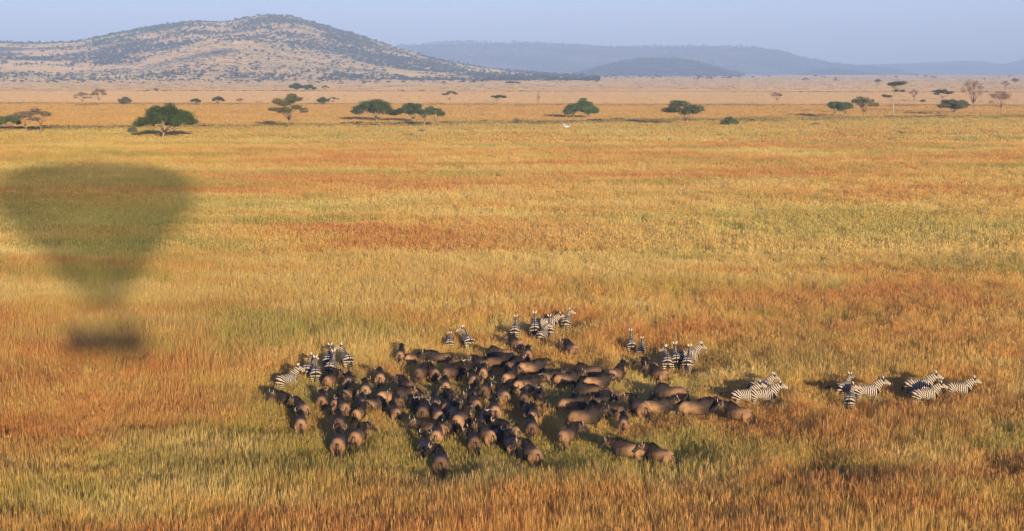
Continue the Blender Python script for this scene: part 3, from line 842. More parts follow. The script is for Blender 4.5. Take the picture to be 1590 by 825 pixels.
sedge = scatter_object('streamside_sedge', sp, dict(P=np.stack([xs, ys * K, np.full(n, -0.05)], -1), rot=np.stack([np.zeros(n), np.zeros(n), RNG.uniform(0, 6.28, n)], -1),
      scl=np.stack([w * 1.6, w * 1.6, w * 0.62], -1), which=RNG.integers(0, 6, n)), M_SEDGE)
tag(sedge, 'dark sedge and low shrubs growing along the grassy watercourses', 'sedge', kind='stuff')

# ------------------------------------------------------------------ trees
M_BARK = simple_mat('bark_brown', (0.16, 0.11, 0.075), (0.27, 0.19, 0.13), 2.0, 0.9)
M_BARKY = simple_mat('bark_yellow', (0.30, 0.21, 0.12), (0.42, 0.31, 0.17), 1.5, 0.85)
M_BARKR = simple_mat('bark_reddish', (0.24, 0.14, 0.10), (0.36, 0.22, 0.16), 1.5, 0.9)
LEAF = {
    'dark': foliage_mat('leaves_dark_green', (0.048, 0.078, 0.024), (0.10, 0.135, 0.042)),
    'green': foliage_mat('leaves_mid_green', (0.070, 0.115, 0.034), (0.13, 0.18, 0.055)),
    'olive': foliage_mat('leaves_olive', (0.10, 0.115, 0.040), (0.16, 0.165, 0.060)),
    'tan': foliage_mat('leaves_dry_tan', (0.20, 0.145, 0.085), (0.29, 0.21, 0.12)),
    'pink': foliage_mat('leaves_dry_pinkish', (0.24, 0.15, 0.11), (0.33, 0.22, 0.16)),
    'grey': foliage_mat('leaves_grey_green', (0.11, 0.115, 0.075), (0.17, 0.165, 0.10)),
}

def tree(name, label, cat, cx, yt, yb, w_px, crown_top, crown_bot, style, leaf, bark=None, group=None, trunks=1, lean=0.0, seed=0, xoff=0.0, dens=1.0, px_trunk=None):
    """cx crown centre px, yb base px, w_px crown width px, crown_top/crown_bot px rows"""
    rd = random.Random(seed * 7 + int(cx))
    base = at(px_trunk if px_trunk is not None else cx, yb)
    s = base.y / F_PX                                # metres per photo pixel
    crown_bot -= 1.5 if style in ('umbrella', 'round', 'flat') else 0
    W = w_px * s * 1.08; top = (yb - crown_top) * s; bot = max((yb - crown_bot) * s, 0.0)
    ox = (cx - (px_trunk if px_trunk is not None else cx)) * s
    root = empty(name, base, 0)
    tag(root, label, cat, group)
    tb = MB(); lv = []; nr_ = np.random.default_rng(seed + 500)
    hgt = top - bot
    # crown lobes
    lobes = []
    nl = {'umbrella': 22, 'round': 16, 'sparse': 13, 'bare': 12, 'bush': 9, 'tier': 12, 'flat': 9, 'irregular': 12, 'full': 26}[style]
    for i in range(nl):
        a = i * 2.39996 + rd.uniform(-.5, .5); r = math.sqrt((i + 0.5) / nl) * 0.5 * (W * rd.uniform(0.66, 0.90))
        x, y = r * math.cos(a), r * math.sin(a)
        q = min(1.0, (r / (W * 0.37)))
        if style in ('umbrella', 'flat'):
            z = bot + hgt * (0.27 + 0.46 * (1 - q * q) + rd.uniform(-.10, .14)); rr = (W * rd.uniform(.09, .16), hgt * rd.uniform(.16, .25))
        elif style == 'round':
            z = bot + hgt * (0.32 + rd.uniform(-.12, .48) * math.sqrt(max(0.08, 1 - q * q))); rr = (W * rd.uniform(.11, .18), hgt * rd.uniform(.17, .26))
        elif style == 'irregular':
            x, y = x * 1.1, y * 1.1
            z = bot + hgt * (0.30 + (.50 * (1 - q * q) if i % 3 else .12) + rd.uniform(-.1, .1)); rr = (W * rd.uniform(.09, .15), hgt * rd.uniform(.13, .2))
        elif style == 'full':
            z = bot + hgt * (0.24 + .52 * (1 - q * q) * rd.uniform(.45, 1.15) + rd.uniform(-.05, .1)); rr = (W * rd.uniform(.09, .14), hgt * rd.uniform(.15, .22))
        elif style == 'bush':
            z = bot + hgt * rd.uniform(.25, .72) * math.sqrt(max(0.1, 1 - q * q)); rr = (W * rd.uniform(.16, .24), hgt * rd.uniform(.22, .3))
        elif style == 'tier':
            lev = (0.92, 0.88, 0.84, 0.50, 0.30)[i % 5] + rd.uniform(-.05, .05)
            if lev < .9: x, y = x * .75 , y * .75
            z = bot + hgt * lev; rr = (W * rd.uniform(.10, .15), hgt * .085)
        else:
            x, y = x * 1.15, y * 1.15; z = top - hgt * (0.10 + 0.50 * q * q + rd.uniform(0, .35)); rr = (W * rd.uniform(.11, .17), hgt * rd.uniform(.09, .16))
        lobes.append((Vector((x + ox, y, z)), rr))
    # trunk and limbs
    R = max(0.14, top * 0.030) * (0.8 if style in ('sparse', 'bare', 'tier') else 1.0)
    fork = max(bot * 0.62, top * 0.16) if style != 'tier' else top * 0.9
    if style == 'bush': fork = top * .1
    tr_tops = []
    for t in range(trunks):
        bx = (t - (trunks - 1) / 2) * W * 0.28 if trunks > 1 else 0
        p0 = Vector((bx, 0, -.25)); p2 = Vector((bx + ox * .35 + lean * fork + (bx * .3), rd.uniform(-.2, .2), fork))
        p1 = (p0 + p2) / 2 + Vector((rd.uniform(-.12, .12) * fork * .5, 0, 0))
        k_ = .9 if style == 'tier' else 1.0
        tb.tube([p0, Vector((bx, 0, 0.25)), p1, p2], [R * 1.4 * k_, R * 1.1 * k_, R * .9 * k_, R * (.75 if style != 'tier' else .4)], 7)
        tr_tops.append(p2)
    for i, (c, rr) in enumerate(lobes):
        st = min(tr_tops, key=lambda p: (p - c).length)
        if style == 'tier': st = Vector((st.x * c.z / max(st.z, .1), 0, c.z - W * .12))
        e = Vector((c.x, c.y, c.z - rr[1] * .3))
        mid = st.lerp(e, .5) + Vector((rd.uniform(-.05, .05) * W, rd.uniform(-.05, .05) * W, (-.06 if style in ('umbrella', 'flat', 'tier') else .03) * hgt + rd.uniform(-.06, .06) * hgt))
        r0 = R * rd.uniform(.32, .5)
        tb.tube([st, mid, e], [r0, r0 * .62, r0 * .25], 5)
        if style in ('sparse', 'bare', 'tier', 'umbrella', 'irregular'):
            for j in range(4 if style in ('sparse', 'bare') else 2):
                q0 = mid.lerp(e, rd.uniform(.2, .9))
                q1 = c + Vector((rd.uniform(-1, 1) * rr[0] * 1.3, rd.uniform(-1, 1) * rr[0] * 1.3, rd.uniform(-.4, 1.4) * rr[1]))
                tb.tube([q0, q0.lerp(q1, .5) + Vector((0, 0, -.03 * hgt)), q1], [r0 * .36, r0 * .26, r0 * .14], 4, False)
    tb.build('trunk', bark or M_BARK, root, True)
    # leaves: small clumps of leaf-sized faces through each lobe
    cover = {'umbrella': 1.0, 'round': 1.0, 'sparse': 0.30, 'bare': 0.12, 'bush': 1.0, 'tier': 0.7, 'flat': 0.85, 'irregular': 0.85, 'full': 1.1}[style] * dens
    ls = max(0.11, 0.5 * s)                               # leaf clump half size, about a third of a photo pixel
    for c, rr in lobes:
        area = 12.5 * rr[0] * (rr[0] * .5 + rr[1] * .5)
        nq = int(min(1500, max(10, 0.72 * cover * area / (ls * ls))))
        d = nr_.normal(size=(nq, 3)); d /= np.linalg.norm(d, axis=1)[:, None]
        ph = nr_.uniform(0, 6.28, 3)
        lump = 1 + 0.22 * (np.sin(d[:, 0] * 4 + ph[0]) * np.sin(d[:, 1] * 4 + ph[1]) + 0.6 * np.sin(d[:, 2] * 6 + ph[2]))
        rad = np.sqrt(nr_.uniform(.25, 1.0, nq)) * lump
        zz = d[:, 2] * rr[1] * rad
        if style in ('umbrella', 'flat', 'tier'): zz = np.where(zz < 0, zz * (.85 if style == 'umbrella' else .6), zz)
        p = np.stack([c.x + d[:, 0] * rr[0] * rad, c.y + d[:, 1] * rr[0] * rad, c.z + zz], -1)
        nn = d * 0.6 + nr_.normal(size=(nq, 3)) * .6 + np.array([0, 0, .2]); nn /= np.linalg.norm(nn, axis=1)[:, None]
        t1 = np.cross(nn, nr_.normal(size=(nq, 3))); t1 /= np.linalg.norm(t1, axis=1)[:, None]
        t2 = np.cross(nn, t1)
        l1 = ls * nr_.uniform(.6, 1.3, (nq, 1)); l2 = l1 * nr_.uniform(.5, .95, (nq, 1))
        lv.append(np.stack([p + t1 * l1, p + t2 * l2, p - t1 * l1, p - t2 * l2], 1).reshape(-1, 3))
    lv = np.concatenate(lv)
    lf = [(4 * i, 4 * i + 1, 4 * i + 2, 4 * i + 3) for i in range(len(lv) // 4)]
    mesh_obj('crown', lv, lf, LEAF[leaf], root, False)
    return root

G = 'scattered trees on the plain'
T = tree
T('acacia_tree', 'small green flat-topped tree cut off by the left edge of the view', 'tree', 12, 0, 204, 46, 178, 197, 'umbrella', 'green', None, G, 1, seed=1)
T('acacia_tree', 'thinly leaved brown acacia with reddish forked trunk, beside the green tree at the left edge', 'tree', 52, 0, 208, 62, 166, 188, 'sparse', 'tan', M_BARKR, G, 2, seed=2, dens=1.5)
T('fig_tree', 'big dark green spreading tree with leaning pale trunk below the left hill', 'tree', 259, 0, 217, 98, 161, 200, 'full', 'dark', M_BARKY, G, 1, seed=3, px_trunk=251, lean=.1, dens=1.1)
T('dry_bush', 'small dry grey bush left of the big green tree', 'bush', 206, 0, 208, 17, 195, 208, 'bush', 'grey', M_BARK, None, seed=4, dens=.8)
T('acacia_tree', 'bare-looking pale acacia, left one of the touching pair beyond the wet line', 'tree', 128, 0, 166, 26, 142, 153, 'sparse', 'tan', M_BARKY, G, seed=5)
T('acacia_tree', 'tall pale thin-crowned acacia, right one of the touching pair beyond the wet line', 'tree', 154, 0, 166, 26, 136, 150, 'sparse', 'tan', M_BARKY, G, seed=6, dens=1.4)
T('acacia_tree', 'low grey-green round tree right of the pale acacia pair', 'tree', 193, 0, 164, 22, 150, 163, 'round', 'grey', M_BARK, G, seed=7)
T('acacia_tree', 'small dark flat dome tree, left one of two alike above the big spreading tree', 'tree', 304, 0, 164, 17, 153, 161, 'umbrella', 'dark', M_BARK, G, seed=8)
T('acacia_tree', 'small dark flat dome tree, right one of two alike above the big spreading tree', 'tree', 338, 0, 164, 19, 150, 159, 'umbrella', 'dark', M_BARK, G, seed=9)
T('acacia_tree', 'faint thin dry tree between the two dark dome trees and the tall airy acacia', 'tree', 373, 0, 163, 13, 152, 157, 'sparse', 'tan', M_BARKR, G, seed=10)
T('acacia_tree', 'tall airy acacia with green top and bare rising limbs below the big hill', 'tree', 449, 0, 201, 60, 145, 178, 'sparse', 'olive', M_BARK, G, seed=11, dens=2.2)
T('acacia_tree', 'small round dark tree behind the tall airy acacia', 'tree', 501, 0, 164, 19, 150, 162, 'round', 'dark', M_BARK, G, seed=12)
T('acacia_tree', 'small flat grey tree touching a round dark one behind the airy acacia', 'tree', 517, 0, 164, 19, 151, 157, 'flat', 'grey', M_BARK, G, seed=13)
T('acacia_tree', 'widest dark umbrella acacia, leftmost of the clump of three mid-plain', 'tree', 581, 0, 190, 74, 154, 183, 'umbrella', 'dark', M_BARKY, G, seed=14, px_trunk=586, dens=1.1)
T('acacia_tree', 'dark umbrella acacia in the middle of the clump of three mid-plain', 'tree', 639, 0, 192, 46, 159, 182, 'umbrella', 'dark', M_BARKY, G, seed=15, px_trunk=643, dens=1.1)
T('acacia_tree', 'lighter green bushy acacia, rightmost of the clump of three mid-plain', 'tree', 672, 0, 198, 38, 164, 185, 'umbrella', 'green', M_BARKY, G, 2, seed=16, px_trunk=664, dens=.8)
T('dry_bush', 'tiny bare bush in front of the clump of three acacias', 'bush', 654, 0, 207, 12, 199, 206, 'bare', 'tan', M_BARK, None, seed=17, dens=2)
T('acacia_tree', 'pale thin tree behind the clump of three, dark shade at its foot', 'tree', 698, 0, 164, 27, 141, 151, 'flat', 'grey', M_BARKY, G, seed=18, dens=.8)
T('acacia_tree', 'low flat-topped dark tree between the clump of three and the twin-trunked tree', 'tree', 772, 0, 161, 31, 147, 155, 'flat', 'dark', M_BARK, G, seed=19)
T('dead_tree', 'bare upright dead snag standing alone beyond the wet line', 'dead tree', 836, 0, 165, 6, 138, 158, 'bare', 'tan', M_BARKY, None, seed=20, dens=.3)
T('acacia_tree', 'broad rounded green tree on two pale trunks near the flying white bird', 'tree', 902, 0, 185, 60, 153, 180, 'full', 'green', M_BARKY, G, 2, seed=21, dens=1.15)
T('dry_bush', 'upright bare brown bush beside the wet line left of the white bird', 'bush', 803, 0, 194, 13, 180, 193, 'bush', 'tan', M_BARK, None, seed=22, dens=.6)
T('acacia_tree', 'dark irregular umbrella acacia with short reddish trunk right of the white bird', 'tree', 1062, 0, 196, 72, 155, 182, 'irregular', 'dark', M_BARKR, G, seed=23, px_trunk=1066, dens=.95)
T('green_bush', 'compact round green bush right of the dark irregular acacia', 'bush', 1132, 0, 196, 27, 177, 195, 'bush', 'green', M_BARK, None, seed=24)
T('acacia_tree', 'pinkish leafless small acacia standing alone left of the right tree group', 'tree', 1207, 0, 162, 21, 142, 152, 'sparse', 'pink', M_BARKR, G, seed=25)
T('acacia_tree', 'leafy round green tree at the left end of the right tree group', 'tree', 1304, 0, 184, 44, 153, 174, 'round', 'green', M_BARKY, G, 2, seed=26)
T('acacia_tree', 'leaning olive acacia with red trunk touching the round green tree', 'tree', 1341, 0, 184, 42, 148, 168, 'irregular', 'olive', M_BARKR, G, seed=27, dens=.75)
T('acacia_tree', 'tallest tiered acacia with flat dark top and lower shelf of leaves', 'tree', 1387, 0, 181, 44, 127, 158, 'tier', 'dark', M_BARKY, G, seed=28, dens=.8)
T('acacia_tree', 'thin pinkish dry tree just right of the tallest tiered acacia', 'tree', 1419, 0, 159, 16, 139, 147, 'sparse', 'pink', M_BARKR, G, seed=29)
T('dark_shrub', 'low dark shrub on the far track near the thin pinkish tree', 'bush', 1433, 0, 160, 11, 154, 160, 'bush', 'dark', M_BARK, None, seed=30)
T('acacia_tree', 'flat slanting dark green canopy tree above the round tree on the right', 'tree', 1463, 0, 160, 36, 138, 149, 'flat', 'dark', M_BARK, G, seed=31)
T('acacia_tree', 'round grey-green low tree left of the tall bare trees', 'tree', 1480, 0, 180, 44, 151, 172, 'round', 'olive', M_BARKR, G, seed=32)
T('acacia_tree', 'tall bare pinkish tree with curved forked trunk near the right edge', 'tree', 1509, 0, 179, 32, 119, 150, 'bare', 'pink', M_BARKR, G, seed=33, px_trunk=1515, dens=2.2, lean=-.12)
T('acacia_tree', 'rightmost bare pinkish tree with drooping dry twigs', 'tree', 1554, 0, 180, 34, 134, 160, 'sparse', 'pink', M_BARKR, G, seed=34, dens=.9)
T('acacia_tree', 'small flat tree on the pale plain left above the tallest tiered acacia', 'tree', 1363, 0, 133, 11, 123, 129, 'umbrella', 'dark', M_BARK, G, seed=35)
T('acacia_tree', 'round violet-grey tree high on the pale plain at the right edge', 'tree', 1576, 0, 131, 11, 120, 129, 'round', 'grey', M_BARK, G, seed=36)
T('acacia_tree', 'thin pinkish far tree on the pale plain behind the rightmost bare tree', 'tree', 1561, 0, 141, 15, 124, 133, 'sparse', 'pink', M_BARKR, G, seed=37)
T('acacia_tree', 'faint wide grey tree on the pale plain straight below the low far ridge', 'tree', 1250, 0, 129, 13, 121, 126, 'flat', 'grey', M_BARK, G, seed=38)
T('acacia_tree', 'faint flat tree on the pale plain left of the tallest tiered acacia', 'tree', 1297, 0, 129, 11, 123, 127, 'flat', 'tan', M_BARK, G, seed=39)
T('acacia_tree', 'wide flat grey tree at the hill foot above the dead snag', 'tree', 795, 0, 137, 26, 126, 132, 'flat', 'grey', M_BARK, G, seed=40)
T('acacia_tree', 'dark dense tree clump at the hill foot above the airy acacia, left part', 'tree', 461, 0, 142, 24, 128, 141, 'round', 'dark', M_BARK, G, seed=41)
T('acacia_tree', 'dark dense tree at the hill foot above the airy acacia, right part', 'tree', 480, 0, 143, 20, 130, 142, 'round', 'dark', M_BARK, G, seed=42)
T('acacia_tree', 'small leaning grey tree at the hill foot right of the dark clump', 'tree', 505, 0, 142, 14, 132, 139, 'flat', 'grey', M_BARK, G, seed=43)

# distant bushes on the pale plain, every one a copy of a few kinds
DB = []
for k in range(4):
    p = scrub_proto(np.random.default_rng(90 + k), 60, 0.6, (0.0, 0.12)[k % 2])
    me = bpy.data.meshes.new('distant_bush'); me.from_pydata([tuple(v) for v in p['v']], [], p['f'])
    me.materials.append(simple_mat('distant_bush_leaves_%d' % k, (0.04, 0.055, 0.025), ((0.07, 0.075, 0.035), (0.12, 0.09, 0.055))[k % 2], 3.0))
    DB.append(me)
rd = random.Random(77)
spots = []
for i in range(150):
    spots.append((rd.uniform(-5, 760), rd.choice([rd.gauss(126.8, 1.2), rd.gauss(129, 1.6)]), 'foot'))
for i in range(95):
    spots.append((rd.uniform(640, 1150), 119.5 + abs(rd.gauss(0, 3.2)), 'dome'))
for i in range(30):
    spots.append((rd.uniform(1150, 1590), rd.uniform(118, 126), 'plain'))
LB = {'foot': ('tiny grey-green bush among the scrub at the foot of the big hill', 'bushes at the foot of the big hill'),
      'dome': ('tiny bush in the scattered belt below the low dark dome hill', 'bushes below the dome hill'),
      'plain': ('tiny lone bush far out on the pale plain under the low ridges', 'lone bushes on the far plain')}
for (x, y, kind) in spots:
    p = at(x, max(y, 118.0))
    if kind == 'foot' and p.y > 2900 * K: p.y = (2900 - rd.uniform(0, 300)) * K; p.x = (x - 795) / F_PX * p.y
    o = bpy.data.objects.new('distant_bush', DB[rd.randrange(4)])
    w = rd.uniform(3.5, 9.5) * p.y / F_PX * (0.8 if kind == 'plain' else 1)
    o.location = (p.x, p.y, -0.2); o.scale = (w, w, w * rd.uniform(.7, 1.05)); o.rotation_euler = (0, 0, rd.uniform(0, 6.28))
    link(o); tag(o, LB[kind][0], 'bush', LB[kind][1])

# termite mounds and low dark mounds
M_EARTH = simple_mat('mound_earth', (0.16, 0.10, 0.06), (0.24, 0.16, 0.09), 1.2, 0.95)
def mound(px, py, w_px, h_px, label, seed):
    p = at(px, py); s = p.y / F_PX
    v, f = [], []
    nr, na = 6, 20
    rd = random.Random(seed)
    for i in range(nr + 1):
        t = i / nr
        for k in range(na):
            a = 2 * math.pi * k / na
            rr = (1 - t) ** .8 * (1 + .22 * mnoise.noise(Vector((math.cos(a) * 1.4, math.sin(a) * 1.4, seed + t))))
            v.append((math.cos(a) * rr * w_px * s / 2, math.sin(a) * rr * w_px * s / 3.2, -0.1 + (math.sin(t * math.pi / 2) + .12 * mnoise.noise(Vector((a, t * 3, seed)))) * h_px * s))
    for i in range(nr):
        for k in range(na):
            k2 = (k + 1) % na
            f.append((i * na + k, i * na + k2, (i + 1) * na + k2, (i + 1) * na + k))
    f.append(tuple(nr * na + k for k in range(na)))
    o = mesh_obj('earth_mound', v, f, M_EARTH, None, True, p)
    tag(o, label, 'mound')
mound(1266, 197, 22, 7, 'low brown termite mound in the grass left of the right tree group', 1)
mound(802, 200, 42, 3.2, 'long low dark mound under the bare brown bush', 2)
mound(232, 232, 14, 3, 'small dark mound in front of the big spreading tree', 3)

# ------------------------------------------------------------------ animals
def vdir(yaw, pit):
    return Vector((math.cos(yaw) * math.cos(pit), math.sin(yaw) * math.cos(pit), math.sin(pit)))

def remesh(mb, vox, smooth=4):
    """one continuous skin over the lofted torso, neck, head and legs"""
    me = bpy.data.meshes.new('skin'); me.from_pydata([tuple(v) for v in mb.v], [], mb.f)
    bm = bmesh.new(); bm.from_mesh(me)
    bmesh.ops.recalc_face_normals(bm, faces=bm.faces); bm.to_mesh(me); bm.free()
    o = bpy.data.objects.new('skin', me); COL.objects.link(o)
    r = o.modifiers.new('r', 'REMESH'); r.mode = 'VOXEL'; r.voxel_size = vox; r.use_smooth_shade = True
    s = o.modifiers.new('s', 'SMOOTH'); s.factor = 0.5; s.iterations = smooth
    dg = bpy.context.evaluated_depsgraph_get()
    out = bpy.data.meshes.new_from_object(o.evaluated_get(dg))
    bpy.data.objects.remove(o); bpy.data.meshes.remove(me)
    return out

def path_param(co, pts):
    """nearest arc length along a polyline and distance to it"""
    best = np.full(len(co), 1e9); s = np.zeros(len(co)); acc = 0
    for a, b in zip(pts[:-1], pts[1:]):
        a, b = np.array(a), np.array(b); L = np.linalg.norm(b - a); t = np.clip(((co - a) @ (b - a)) / L ** 2, 0, 1)
        d = np.linalg.norm(co - (a + t[:, None] * (b - a)), axis=1)
        k = d < best; best[k] = d[k]; s[k] = acc + t[k] * L; acc += L
    return s, best

def set_attr(me, name, arr):
    a = me.attributes.new(name, 'FLOAT', 'POINT'); a.data.foreach_set('value', np.asarray(arr, np.float32))

def coords(me):
    c = np.empty(len(me.vertices) * 3, np.float32); me.vertices.foreach_get('co', c); return c.reshape(-1, 3).astype(float)

def legs(mb, spec, k=1.0):
    for pts, rad in spec: mb.tube(pts, rad, 8)

# ---- wildebeest
def wmat():
    m, nt, b = mat_new('wildebeest_hide', 0.62, 0.16)
    tc = N(nt, 'ShaderNodeTexCoord'); oi = N(nt, 'ShaderNodeObjectInfo')
    dk, st = attr(nt, 'dark'), attr(nt, 'ph')
    base = mixc(nt, oi.outputs['Random'], (0.220, 0.115, 0.052), (0.460, 0.260, 0.120))
    base = mixc(nt, mrange(nt, noise_n(nt, tc.outputs['Object'], 3.5, 4, 0.6), 0.35, 0.7, 0, 0.6), base, (0.085, 0.050, 0.028))
    base = mixc(nt, mrange(nt, oi.outputs['Random'], 0.30, 0.18, 0, .5), base, (0.07, 0.045, 0.030))
    w = math_n(nt, 'ADD', st, math_n(nt, 'MULTIPLY', noise_n(nt, tc.outputs['Object'], 7, 2), 0.9))
    sn = math_n(nt, 'SINE', math_n(nt, 'MULTIPLY', w, 6.283))
    sm = math_n(nt, 'MULTIPLY', mrange(nt, sn, -0.1, 0.6), attr(nt, 'sm'))
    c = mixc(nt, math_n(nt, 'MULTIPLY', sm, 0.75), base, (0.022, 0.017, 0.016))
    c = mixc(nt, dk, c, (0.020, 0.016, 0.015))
    nt.links.new(c, b.inputs['Base Color'])
    bp = N(nt, 'ShaderNodeBump'); bp.inputs['Strength'].default_value = 0.5; bp.inputs['Distance'].default_value = 0.03
    nt.links.new(noise_n(nt, tc.outputs['Object'], 30, 3), bp.inputs['Height']); nt.links.new(bp.outputs[0], b.inputs['Normal'])
    return m
M_WILD = wmat()
M_BLACKHAIR = simple_mat('black_hair', (0.014, 0.012, 0.012), (0.07, 0.050, 0.034), 7, 0.6, lo=.45, hi=.7)
M_BEARD = simple_mat('beard_hair', (0.05, 0.035, 0.025), (0.16, 0.11, 0.07), 9, 0.8)
M_HORN = simple_mat('horn', (0.12, 0.10, 0.07), (0.30, 0.24, 0.17), 6, 0.35, rand=.75)
M_EAR = simple_mat('ear_hide', (0.06, 0.045, 0.035), (0.10, 0.075, 0.055), 8, 0.8)

def strand_fan(pts, ln, dirs, w, rs, n, drop=0.0):
    """hair: many thin tapering strips rooted along pts"""
    v, f = [], []
    pts = [np.array(p, float) for p in pts]
    for i in range(n):
        t = rs.uniform(0, len(pts) - 1.001); k = int(t); p = pts[k] * (1 - t + k) + pts[k + 1] * (t - k)
        d = np.array(dirs, float) + rs.normal(0, 0.22, 3); d /= np.linalg.norm(d)
        L = ln * rs.uniform(.7, 1.15); side = np.cross(d, rs.normal(size=3)); side /= np.linalg.norm(side)
        b = len(v); ww = w * rs.uniform(.7, 1.3)
        q = p + rs.normal(0, .012, 3); m = q + d * L * .55; e = q + d * L + np.array([0, 0, -drop * L])
        v += [q - side * ww, q + side * ww, m + side * ww * .8, m - side * ww * .8, e]
        f += [(b, b + 1, b + 2, b + 3), (b + 3, b + 2, b + 4)]
    return v, f

def make_wildebeest(yaw=0.0, neck_p=0.12, head_p=-1.0, head_yaw=None, gait=0.0, tail=0.0, seed=0):
    rs = np.random.default_rng(seed)
    hy = yaw * 1.25 if head_yaw is None else head_yaw
    mb = MB()
    tor = [(-.98, 1.07, .08, .11), (-.92, 1.02, .20, .24), (-.78, .99, .285, .315), (-.58, .98, .30, .325), (-.33, .97, .295, .32), (-.08, .96, .315, .355),
           (.15, .99, .31, .40), (.36, 1.03, .275, .43), (.52, 1.07, .22, .39), (.66, 1.10, .15, .28)]
    mb.tube([(x, 0, z) for x, z, _, _ in tor], [r[3] for r in tor], 16, True, [r[2] * .93 for r in tor])
    n0 = Vector((.44, 0, 1.18)); n1 = n0 + vdir(yaw * .45, neck_p) * .30; n2 = n1 + vdir(yaw, neck_p * .9) * .27
    mb.tube([n0, n1, n2, n2 + vdir(hy, neck_p) * .06], [.27, .205, .145, .10], 12, True, [.16, .115, .085, .075])
    hd = vdir(hy, head_p)
    h0 = n2 - hd * .04 + Vector((0, 0, .03))
    hp = [h0, h0 + hd * .10, h0 + hd * .26, h0 + hd * .42, h0 + hd * .52, h0 + hd * .56]
    mb.tube(hp, [.09, .125, .10, .078, .082, .05], 12, True, [.07, .098, .078, .062, .078, .05])
    g = gait
    for sgn in (-1, 1):
        y = .165 * sgn; a = g * sgn
        mb.tube([(.42, y * .9, .98), (.40, y, .78), (.42 + a * .4, y, .62), (.44 + a, y * .92, .38), (.42 + a * 1.2, y * .9, .12), (.46 + a * 1.3, y * .9, .0)], [.17, .125, .075, .048, .032, .05], 8)
        a = -g * sgn; y = .17 * sgn
        mb.tube([(-.70, y * .8, .98), (-.66, y, .80), (-.66 + a * .3, y, .64), (-.84 + a * .8, y * .9, .42), (-.78 + a, y * .9, .12), (-.73 + a * 1.1, y * .9, 0)], [.20, .175, .105, .052, .034, .05], 8)
    me = remesh(mb, .027, 4)
    co = coords(me)
    s, d = path_param(co, [(-1.0, 0, 1.0), (.45, 0, 1.05)] + [tuple(n1), tuple(n2)] + [tuple(hp[5])])
    Lh = 1.45 + .3 + .27
    headf = np.clip((s - (Lh + .10)) / .10, 0, 1) * (d < .2)
    X, Y, Z = co.T
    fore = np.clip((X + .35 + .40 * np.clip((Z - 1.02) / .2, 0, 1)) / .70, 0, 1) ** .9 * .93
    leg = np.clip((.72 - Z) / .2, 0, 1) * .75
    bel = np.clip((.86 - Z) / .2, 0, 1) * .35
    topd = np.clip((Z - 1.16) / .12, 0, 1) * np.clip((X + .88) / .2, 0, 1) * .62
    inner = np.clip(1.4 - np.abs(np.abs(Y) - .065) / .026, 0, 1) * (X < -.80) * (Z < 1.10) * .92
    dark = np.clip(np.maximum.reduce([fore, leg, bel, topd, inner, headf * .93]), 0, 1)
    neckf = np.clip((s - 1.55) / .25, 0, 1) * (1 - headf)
    dark = np.where(neckf > 0, np.clip(np.maximum(dark, .45 * neckf), 0, 1), dark)
    dark = np.where((neckf > .5) & (s > Lh - .12) & (headf < .5), .45, dark)
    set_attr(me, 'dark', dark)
    set_attr(me, 'ph', s * 9.5)
    set_attr(me, 'sm', np.clip((s - .85) / .3, 0, 1) * (headf < .5) * (Z > .75))
    me.materials.append(M_WILD)
    parts = [('body', me)]
    # horns: out, down a little, then up and in
    side = Vector((-math.sin(hy), math.cos(hy), 0)); fw = Vector((math.cos(hy), math.sin(hy), 0)); up = Vector((0, 0, 1))
    hb = h0 + hd * .05 + up * .05
    for sg in (-1, 1):
        q = side * sg
        m = MB(); m.tube([hb + q * .02, hb + q * .10 + up * .01, hb + q * .20 - up * .03, hb + q * .28 + up * .02, hb + q * .29 + up * .12, hb + q * .22 + up * .21],
                         [.050, .046, .038, .030, .022, .006], 8)
        parts.append(('horn', m, M_HORN))
        m = MB(); e0 = h0 + hd * .07 + q * .07
        M3 = Matrix((q, fw, up)).transposed()
        m.ell(e0 + q * .09 - up * .02, (.10, .018, .035), 8, 5, M3)
        parts.append(('ear', m, M_EAR))
    # mane, beard, tail
    top = [(.0, 0, 1.34), (.16, 0, 1.40), (.36, 0, 1.46), (.50, 0, 1.46)] + [tuple(n1 + up * .19), tuple(n2 + up * .13)]
    v, f = strand_fan(top, .16, (-.35, 0, .25), .018, rs, 110, .9)
    for sg in (-1, 1):
        v2, f2 = strand_fan([(p[0], p[1] + sg * .03, p[2] - .01) for p in top], .20, (-.2, sg * .75, -.5), .018, rs, 90, .5)
        o = len(v); v += v2; f += [tuple(i + o for i in q) for q in f2]
    parts.append(('mane', (v, f), M_BLACKHAIR))
    bl = [tuple(n0 - up * .24 + Vector((.10, 0, 0))), tuple(n1 - up * .19), tuple(n2 - up * .13), tuple(h0 + hd * .2 - fw * .09)]
    v, f = strand_fan(bl, .16, (0, 0, -1), .014, rs, 70)
    parts.append(('beard', (v, f), M_BEARD))
    m = MB()
    tx, ty = (-1.06, tail * .12)
    m.tube([(-1.0, 0, 1.09), (-1.06, ty * .3, 1.03), (-1.09, ty, .88), (-1.08, ty * 1.8, .72)], [.035, .027, .022, .022], 6)
    v, f = strand_fan([(-1.08, ty * 1.0, .90), (-1.08, ty * 1.8, .70)], .36, (0, .25 * tail, -1), .017, rs, 60)
    o = len(m.v); m.v += [Vector(q) for q in v]; m.f += [tuple(i + o for i in q) for q in f]
    parts.append(('tail', m, M_BLACKHAIR))
    return parts

